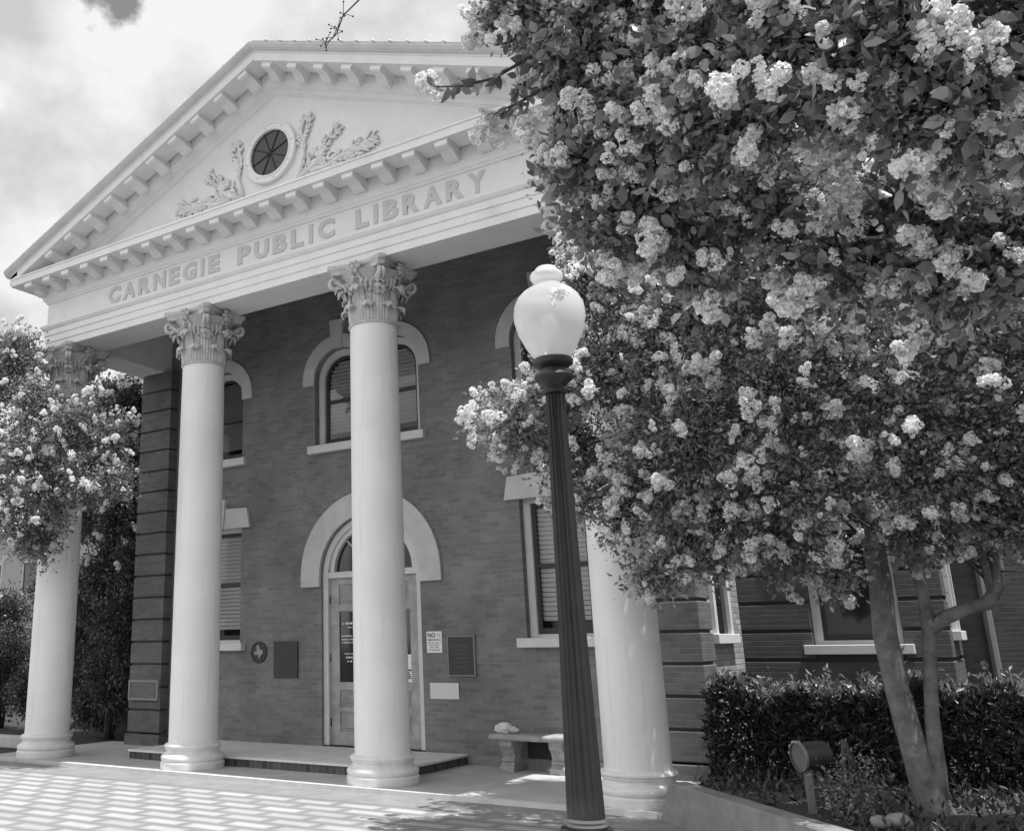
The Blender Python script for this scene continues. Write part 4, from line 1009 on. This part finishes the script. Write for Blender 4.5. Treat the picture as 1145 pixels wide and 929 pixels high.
def tree_b():
    rng = np.random.default_rng(33)
    t = thing('near_crape_myrtle_tree', 'nearest flowering crape myrtle whose big leaved branches hang in from the top right', 'tree', (14.3, -5.6, -.05))
    mb = MB()
    mb.tube([(14.35,-5.6,-.1),(14.3,-5.6,.5),(14.2,-5.65,1.4),(14.05,-5.75,2.4),(13.8,-5.95,3.3),(13.4,-6.2,3.9)], [.2,.16,.14,.12,.1,.07], 12)
    mb.tube([(14.25,-5.6,.9),(14.5,-5.4,1.8),(14.6,-5.4,2.8),(14.3,-5.7,3.9)], [.11,.09,.08,.06], 10)
    mb.tube([(13.4,-6.2,3.9),(12.9,-6.4,4.15),(12.3,-6.55,4.25),(11.7,-6.65,4.2),(11.2,-6.75,4.05)], [.07,.05,.04,.03,.02], 9)
    obj('trunk', mb, BARK, t, True)
    org = [(13.4,-6.2,3.9),(12.9,-6.4,4.15),(12.3,-6.55,4.25),(11.7,-6.65,4.2),(11.2,-6.75,4.05),(14.3,-5.7,3.9)]
    cl = [(a[0], a[1], a[2], a[3], a[3], a[4] if len(a) > 6 else a[3]*.8, a[-2], a[-1]) for a in TREE_B_CLUMPS]
    spots = crown(t, cl, org, LEAF_B, .052, .03, 36, 42, rng, detail=True, pan=.62, limb_r=.016, sig=.055, twig_r=.004, surf=.8)
    # the reaching branch at the left edge of the crown
    tw = MB(); P = []; D = []
    for pts in TREE_B_SPRIGS:
        tw.tube(pts, [.010-.007*i/(len(pts)-1) for i in range(len(pts))], 6)
        a = Vector(pts[0]); 
        for i in range(len(pts)-1):
            p, q = Vector(pts[i]), Vector(pts[i+1])
            for k in range(9):
                u = p.lerp(q, rng.random()); dv = (q-p).normalized()*.5 + Vector(rng.normal(size=3))*.7 + Vector((0,0,-.35)); P.append(u); D.append(dv.normalized())
        e = Vector(pts[-1]); spots.append((tuple(e), tuple((e-Vector(pts[-2])).normalized()*.6+Vector((0,0,.45)))))
        spots.append((tuple(e+Vector((.03,.02,-.05))), (-.3,0,.3)))
    spots += [((10.95, -6.04, 3.045),(-.5,.1,.2)),((11.0, -6.05, 3.065),(.5,-.2,.3)),((10.91, -6.04, 3.055),(-.3,.2,-.2))]
    tw.tube(curve_pts((11.28,-6.4,3.1),(10.99,-6.03,3.05),.0,6), .002, 5)
    lv, lf = leaf_arrays(np.array(P), np.array(D), .075, .042, rng, True); link('sprig_foliage', npmesh('sprig_foliage', lv, lf, LEAF_B), t); obj('sprig', tw, BARK_D, t, True)
    place_panicles(t, spots, .68, 98)
    # bare twig with seed pods against the sky
    tw = MB(); pods = MB(); base = [(10.75,-6.95,4.72),(10.5,-6.85,4.45),(10.39,-6.837,4.32),(10.31,-6.848,4.267),(10.265,-6.83,4.216),(10.238,-6.83,4.19),(10.205,-6.838,4.172)]
    tw.tube(base, [.005,.0045,.004,.0035,.003,.0025,.002], 5)
    tw.tube(curve_pts((11.9,-6.7,4.2),(10.75,-6.95,4.72),.05,6), .007, 5)
    pr = random.Random(9)
    for i in range(22):
        s = Vector(base[pr.choice([3,4,4,5,5,6])]); e = s + Vector((pr.uniform(-.055,.055), pr.uniform(-.04,.04), pr.uniform(-.03,.05)))
        tw.tube([s, s.lerp(e,.5)+Vector((0,0,.006)), e], .0016, 4); r = .0048; pods.lathe([(0,-r),(r*.8,-r*.6),(r,0),(r*.7,r*.7),(0,r)], tuple(e), 7, cap=False)
    obj('bare_twig', tw, BARK_D, t); obj('seed_pod', pods, BARK_D, t, True)
TREE_B_CLUMPS = [
 (11.35,-6.75,3.72,.16,.14,1.0,.8),(11.2,-6.85,3.95,.14,.12,.8,.9),(11.25,-6.7,4.2,.22,.2,1.1,.9),(11.6,-6.75,3.9,.26,.22,1.2,1.0),(11.55,-6.7,4.2,.26,.22,1.2,1.0),
 (11.75,-6.75,3.55,.28,.24,1.3,1.0),(11.95,-6.8,3.85,.3,.26,1.4,1.0),(12.0,-6.85,3.3,.26,.24,1.2,.9),(12.25,-6.85,3.6,.3,.28,1.5,1.0),(12.3,-6.9,3.2,.28,.26,1.4,.9),
 (12.55,-6.9,3.45,.3,.28,1.5,.9),(12.5,-6.9,3.05,.26,.24,1.3,.8),(12.35,-6.85,3.95,.35,.3,1.5,.9),(12.8,-6.8,3.8,.35,.3,1.4,.8),(12.75,-6.8,3.2,.3,.3,1.3,.7),
 (11.8,-6.7,3.25,.2,.2,1.0,.9),(11.6,-6.7,3.4,.18,.2,1.0,1.0),(12.8,-6.8,2.8,.25,.25,1.0,.7),
 (11.27,-6.62,3.32,.13,.13,.5,1.6),(11.28,-6.5,3.08,.12,.12,.45,1.6),(11.45,-6.48,3.15,.16,.14,.6,1.5),(11.6,-6.33,2.92,.16,.14,.5,1.5),(11.84,-6.36,3.08,.2,.18,.7,1.4),(12.03,-6.25,2.86,.18,.16,.6,1.4),(12.27,-6.25,2.93,.2,.18,.8,1.3),(12.42,-6.18,2.72,.2,.18,.7,1.2),(12.6,-6.2,2.8,.2,.2,.8,1.2),(11.46,-6.63,3.45,.2,.18,.8,1.3)]
TREE_B_SPRIGS = [
 [(11.3,-6.72,3.85),(11.15,-6.72,3.80),(10.98,-6.75,3.74),(10.84,-6.78,3.74),(10.73,-6.8,3.77)],
 [(11.25,-6.72,3.9),(11.12,-6.72,3.78),(11.05,-6.7,3.66),(10.98,-6.7,3.56)],
 [(11.3,-6.7,3.8),(11.2,-6.72,3.64),(11.08,-6.74,3.60),(10.97,-6.75,3.58)],
 [(11.2,-6.85,3.95),(11.1,-6.87,3.96),(11.02,-6.88,3.94)],
 [(11.4,-6.7,3.75),(11.3,-6.7,3.6),(11.22,-6.7,3.52)]]
tree_b()

def tree_c():
    rng = np.random.default_rng(44)
    t = thing('left_crape_myrtle_tree', 'flowering crape myrtle at the far left partly covering the left column', 'tree', (-2.2, -1.3, -.05))
    mb = MB(); mb.tube([(-2.2,-1.3,-.1),(-2.15,-1.3,.6),(-2.0,-1.3,1.5),(-1.7,-1.3,2.4),(-1.4,-1.3,3.3)], [.17,.14,.12,.1,.07], 10)
    mb.tube([(-2.2,-1.3,.3),(-2.5,-1.4,1.3),(-2.7,-1.4,2.6)], [.1,.09,.06], 8)
    obj('trunk', mb, BARK, t, True)
    cl = [(x,y,z,r,r,r*.85,d,b) for x,y,z,r,d,b in TREE_C_CLUMPS]
    spots = crown(t, cl, [(-1.4,-1.3,3.3),(-1.7,-1.3,2.4),(-2.7,-1.4,2.6)], LEAF_C, .06, .03, 46, 70, rng, pan=.6, limb_r=.035, sig=.08)
    place_panicles(t, spots, .8)
TREE_C_CLUMPS = [(-0.15, -1.0, 6.1, 0.45, 0.8, 1.0), (0.5, -0.9, 5.15, 0.5, 0.9, 1.0), (-0.3, -1.0, 5.6, 0.7, 1.0, 1.0), (1.3, -0.8, 4.7, 0.6, 0.9, 1.0), (0.5, -1.0, 4.5, 0.8, 1.2, 1.0), (1.5, -0.75, 3.9, 0.6, 0.9, 1.0), (0.8, -0.9, 3.7, 0.7, 1.1, 1.0), (-0.1, -1.0, 3.7, 0.8, 1.0, 1.0), (2.1, -0.7, 3.8, 0.4, 0.5, 1.0), (0.5, -0.9, 3.1, 0.5, 0.7, 0.9), (1.9, -0.7, 4.5, 0.4, 0.5, 1.0), (-0.7, -1.0, 4.6, 0.9, 1.0, 0.9)]
tree_c()

def simple_shrub(name, label, cat, base, clumps, m, ll, lw, per, tw, seed, pan=0, group=None, pscale=.9):
    rng = np.random.default_rng(seed); t = thing(name, label, cat, base, group)
    mb = MB(); pr = random.Random(seed)
    for k in range(5):
        c = clumps[k % len(clumps)]; mb.tube(curve_pts((base[0]+pr.uniform(-.1,.1), base[1]+pr.uniform(-.1,.1), base[2]), (c[0], c[1], c[2]), .02, 7, pr, .06), [.05*(1-.7*i/6) for i in range(7)], 7)
    obj('stem', mb, BARK_D, t, True)
    spots = crown(t, clumps, [(base[0], base[1], base[2]+.6)], m, ll, lw, per, tw, rng, pan=pan, limb_r=.02, bark=BARK_D, sig=.09)
    if spots: place_panicles(t, spots, pscale)
def left_side():
    cl = [(-1.6,2.6,1.0,.75,.6,.8,1,.3),(-1.3,2.5,2.0,.7,.6,.7,1,.3),(-1.9,2.7,3.0,.8,.6,.8,1.1,.5),(-1.5,2.6,4.0,.7,.6,.7,1,.8),(-1.6,2.6,5.0,.7,.6,.7,1,1),(-2.1,2.7,5.8,.6,.5,.6,.8,1),(-2.6,2.8,2.0,.8,.7,.9,1,.3),(-2.7,2.8,4.2,.8,.6,.9,1,.8),(-.9,2.4,3.0,.4,.4,.6,.5,.4),(-.95,2.4,1.4,.4,.4,.6,.5,.1),(-1.35,2.5,5.75,.5,.5,.5,.9,1),(-2.0,2.7,6.3,.5,.5,.4,.8,1),(-3.4,2.9,1.2,.7,.7,.8,1,.1),(-3.5,2.9,2.8,.7,.7,.9,1,.3),(-3.5,2.9,4.4,.7,.7,.8,1,.6),(-3.0,2.9,5.6,.6,.6,.6,1,.9),(-.85,2.4,4.3,.35,.35,.5,.5,.8),(-1.75,2.6,6.4,.45,.45,.4,.8,1),(-1.15,2.5,6.15,.35,.35,.35,.6,.8),(-4.3,3.0,.7,.8,.6,.6,1,0),(-2.4,3.0,.5,.7,.5,.5,1,0)]
    simple_shrub('tall_shrub', 'tall dark leafy shrub growing between the left column and the brick pier', 'shrub', (-1.7,2.7,-.06), cl, LEAF_D, .075, .04, 50, 80, 51, pan=.12)
    cl = [(-6.0,3.4,.8,.9,.8,.8,1,0),(-5.4,3.2,1.5,.7,.7,.7,1,0),(-6.7,3.6,1.6,.9,.8,.8,1,0),(-6.0,3.4,2.3,.7,.7,.7,1,.5)]
    simple_shrub('garden_shrub', 'rounded shrub on the lawn at the far left behind the low kerb', 'shrub', (-6.0,3.5,-.06), cl, LEAF_D, .07, .035, 46, 80, 52, pan=.08, group='shrubs on the left lawn')
    cl = [(-8.8,7.5,1.0,1.2,1,1,1,0),(-7.8,7.2,1.9,.9,.9,.9,1,0),(-9.6,7.6,2.3,1.1,1,1,1,0)]
    simple_shrub('garden_shrub', 'more distant bushy shrub at the left edge in front of the pale building', 'shrub', (-8.8,7.5,-.06), cl, LEAF_D, .08, .04, 40, 55, 53, group='shrubs on the left lawn')
    cl = [(-4.6,6.2,1.2,1.0,1,1,1,0),(-4.0,6.0,2.4,.9,.9,.9,1,0),(-4.8,6.3,3.4,1,.9,.9,1,.3)]
    simple_shrub('garden_shrub', 'dark shrub seen between the left column and the tall shrub', 'shrub', (-4.5,6.2,-.06), cl, LEAF_D, .08, .04, 40, 55, 54, group='shrubs on the left lawn')
    o = link('low_kerb', MB().bevbox((-14, .9, -.07), (-1.0, 1.15, .12), .02).mesh('low_kerb', mat('kerb_concrete', .45, .8, noise=.15, nscale=5))); tag(o, 'low pale concrete kerb along the lawn behind the left column', 'kerb')
    b = thing('distant_building', 'pale distant building glimpsed through the shrubs at the left edge', 'building', (-26, 22, 0))
    mb = wall_sheet([(-38,-.1),(-38,7.5),(-19,7.5),(-19,-.1)], [rect_loop(x, x+1.3, z, z+1.7) for x in (-36.5,-33.5,-30.5,-27.5,-24.5,-21.5) for z in (1.0, 4.3)], 22, .2)
    obj('wall', mb, mat('distant_brick', .34, .8, noise=.1), b)
    obj('roof', MB().box((-38.4, 21.6, 7.5), (-18.6, 30, 7.9)), WHITE, b); obj('building_body', MB().box((-38, 22.25, 0), (-19, 30, 7.45)), BLACK, b)
    for x in (-36.5,-33.5,-30.5,-27.5,-24.5,-21.5):
        for z in (1.0, 4.3):
            f = obj('window', ring_frame(rect_loop(x, x+1.3, z, z+1.7), rect_loop(x+.09, x+1.21, z+.09, z+1.61), 22.02, 22.12), TRIM, b); obj('pane', MB().box((x+.08, 22.08, z+.08), (x+1.22, 22.1, z+1.62)), DGLASS, f)
left_side()

def hedge():
    rng = np.random.default_rng(61)
    t = thing('clipped_hedge', 'dark glossy clipped hedge along the flowerbed in front of the brick wing', 'hedge', (11.5, 1.5, .1))
    n = 24000; x0, x1, y0, y1, z0, z1 = 9.42, 14.5, 1.0, 2.2, .12, .98
    p = rng.uniform(0, 1, (n,3)); face = rng.random(n); P = np.empty((n,3)); P[:,0] = x0+(x1-x0)*p[:,0]; P[:,1] = y0+(y1-y0)*p[:,1]; P[:,2] = z0+(z1-z0)*p[:,2]
    m = face < .5; P[m,1] = y0 + np.abs(rng.normal(size=m.sum()))*.1
    m = face > .68; P[m,2] = z1 - np.abs(rng.normal(size=m.sum()))*.08
    wob = .10*np.sin(P[:,0]*5.1)*np.sin(P[:,0]*2.3+1)+.05*np.sin(P[:,0]*11+P[:,1]*7); P[:,2] += wob*np.clip((P[:,2]-.4)/.5, 0, 1); P[:,1] += .06*np.sin(P[:,0]*4.3+P[:,2]*5)
    D = rng.normal(size=(n,3))*.7 + np.array([0,-.25,.45]); D /= np.linalg.norm(D, axis=1, keepdims=True)
    V, F = leaf_arrays(P, D, .105, .036, rng); link('foliage', npmesh('foliage', V, F, LEAF_H), t)
    # fresh pale shoots above the clipped top, colour lightened further for sunlight
    k = 620; bx = rng.uniform(x0, x1, k); by = rng.uniform(y0, y1-.3, k); PP, DD = [], []; sm = MB()
    for i in range(k):
        h = rng.uniform(.04, .2)*(2 if i % 37 == 0 else 1); b = np.array([bx[i], by[i], z1-.04+.07*math.sin(bx[i]*5.1)*math.sin(bx[i]*2.3+1)]); lean = rng.normal(size=3)*.25*h; e = b+np.array([0,0,h])+lean
        if i % 3 == 0: sm.tube([tuple(b), tuple(e)], .003, 4)
        for j in range(5): PP.append(b+(e-b)*rng.uniform(.4, 1.05)); dv = rng.normal(size=3)*.6+np.array([0,0,.6]); DD.append(dv/np.linalg.norm(dv))
    V, F = leaf_arrays(np.array(PP), np.array(DD), .075, .03, rng); link('new_shoots', npmesh('new_shoots', V, F, leaf_mat('leaf_new_sunlit', .26, .4, .35, .3)), t)
    pr = random.Random(3)
    for i in range(40):
        x, y = pr.uniform(x0+.1, x1), pr.uniform(y0+.2, y1-.2); sm.tube(curve_pts((x, y, .1), (x+pr.uniform(-.2,.2), y+pr.uniform(-.2,.1), .85), 0, 4, pr), [.012,.01,.007,.004], 5)
    obj('stem', sm, BARK_D, t)
    # low planting in the bed
    n = 9000; x = rng.uniform(9.5, 14, n); y = rng.uniform(-4.8, 1.0, n); ok = (x > 9.75-(y+.55)*.89+.12) & (np.hypot(x-10.74, y+1.0) > .2) & (np.hypot(x-10.82, y+1.3) > .3) & (x > 9.6) & (np.sin(x*3.3)*np.sin(y*3.1+1)+rng.normal(size=n)*.5 > -.2); x, y = x[ok], y[ok]; n = len(x)
    P = np.stack([x, y, .16+rng.uniform(0,.10,n)], 1); D = rng.normal(size=(n,3))*.5+np.array([0,0,.55]); D /= np.linalg.norm(D, axis=1, keepdims=True)
    V, F = leaf_arrays(P, D, .09, .028, rng); o = link('ground_cover', npmesh('ground_cover', V, F, leaf_mat('leaf_ground', .05, .6, .2))); o['kind'] = 'stuff'; tag(o, 'low strappy dark planting covering the flowerbed soil', 'ground cover')
    cl = [(11.05,-1.1,.36,.16,.14,.16,1,0),(11.1,-1.06,.5,.12,.12,.12,.8,0),(11.03,-1.15,.25,.13,.14,.1,.8,0)]
    simple_shrub('pale_shrub', 'small pale leaved shrub beside the drum spotlight in the flowerbed', 'shrub', (11.05,-1.1,.16), cl, leaf_mat('leaf_pale', .2, .5, .3), .04, .022, 16, 26, 62)
hedge()
scene.render.resolution_x = 1024; scene.render.resolution_y = 830
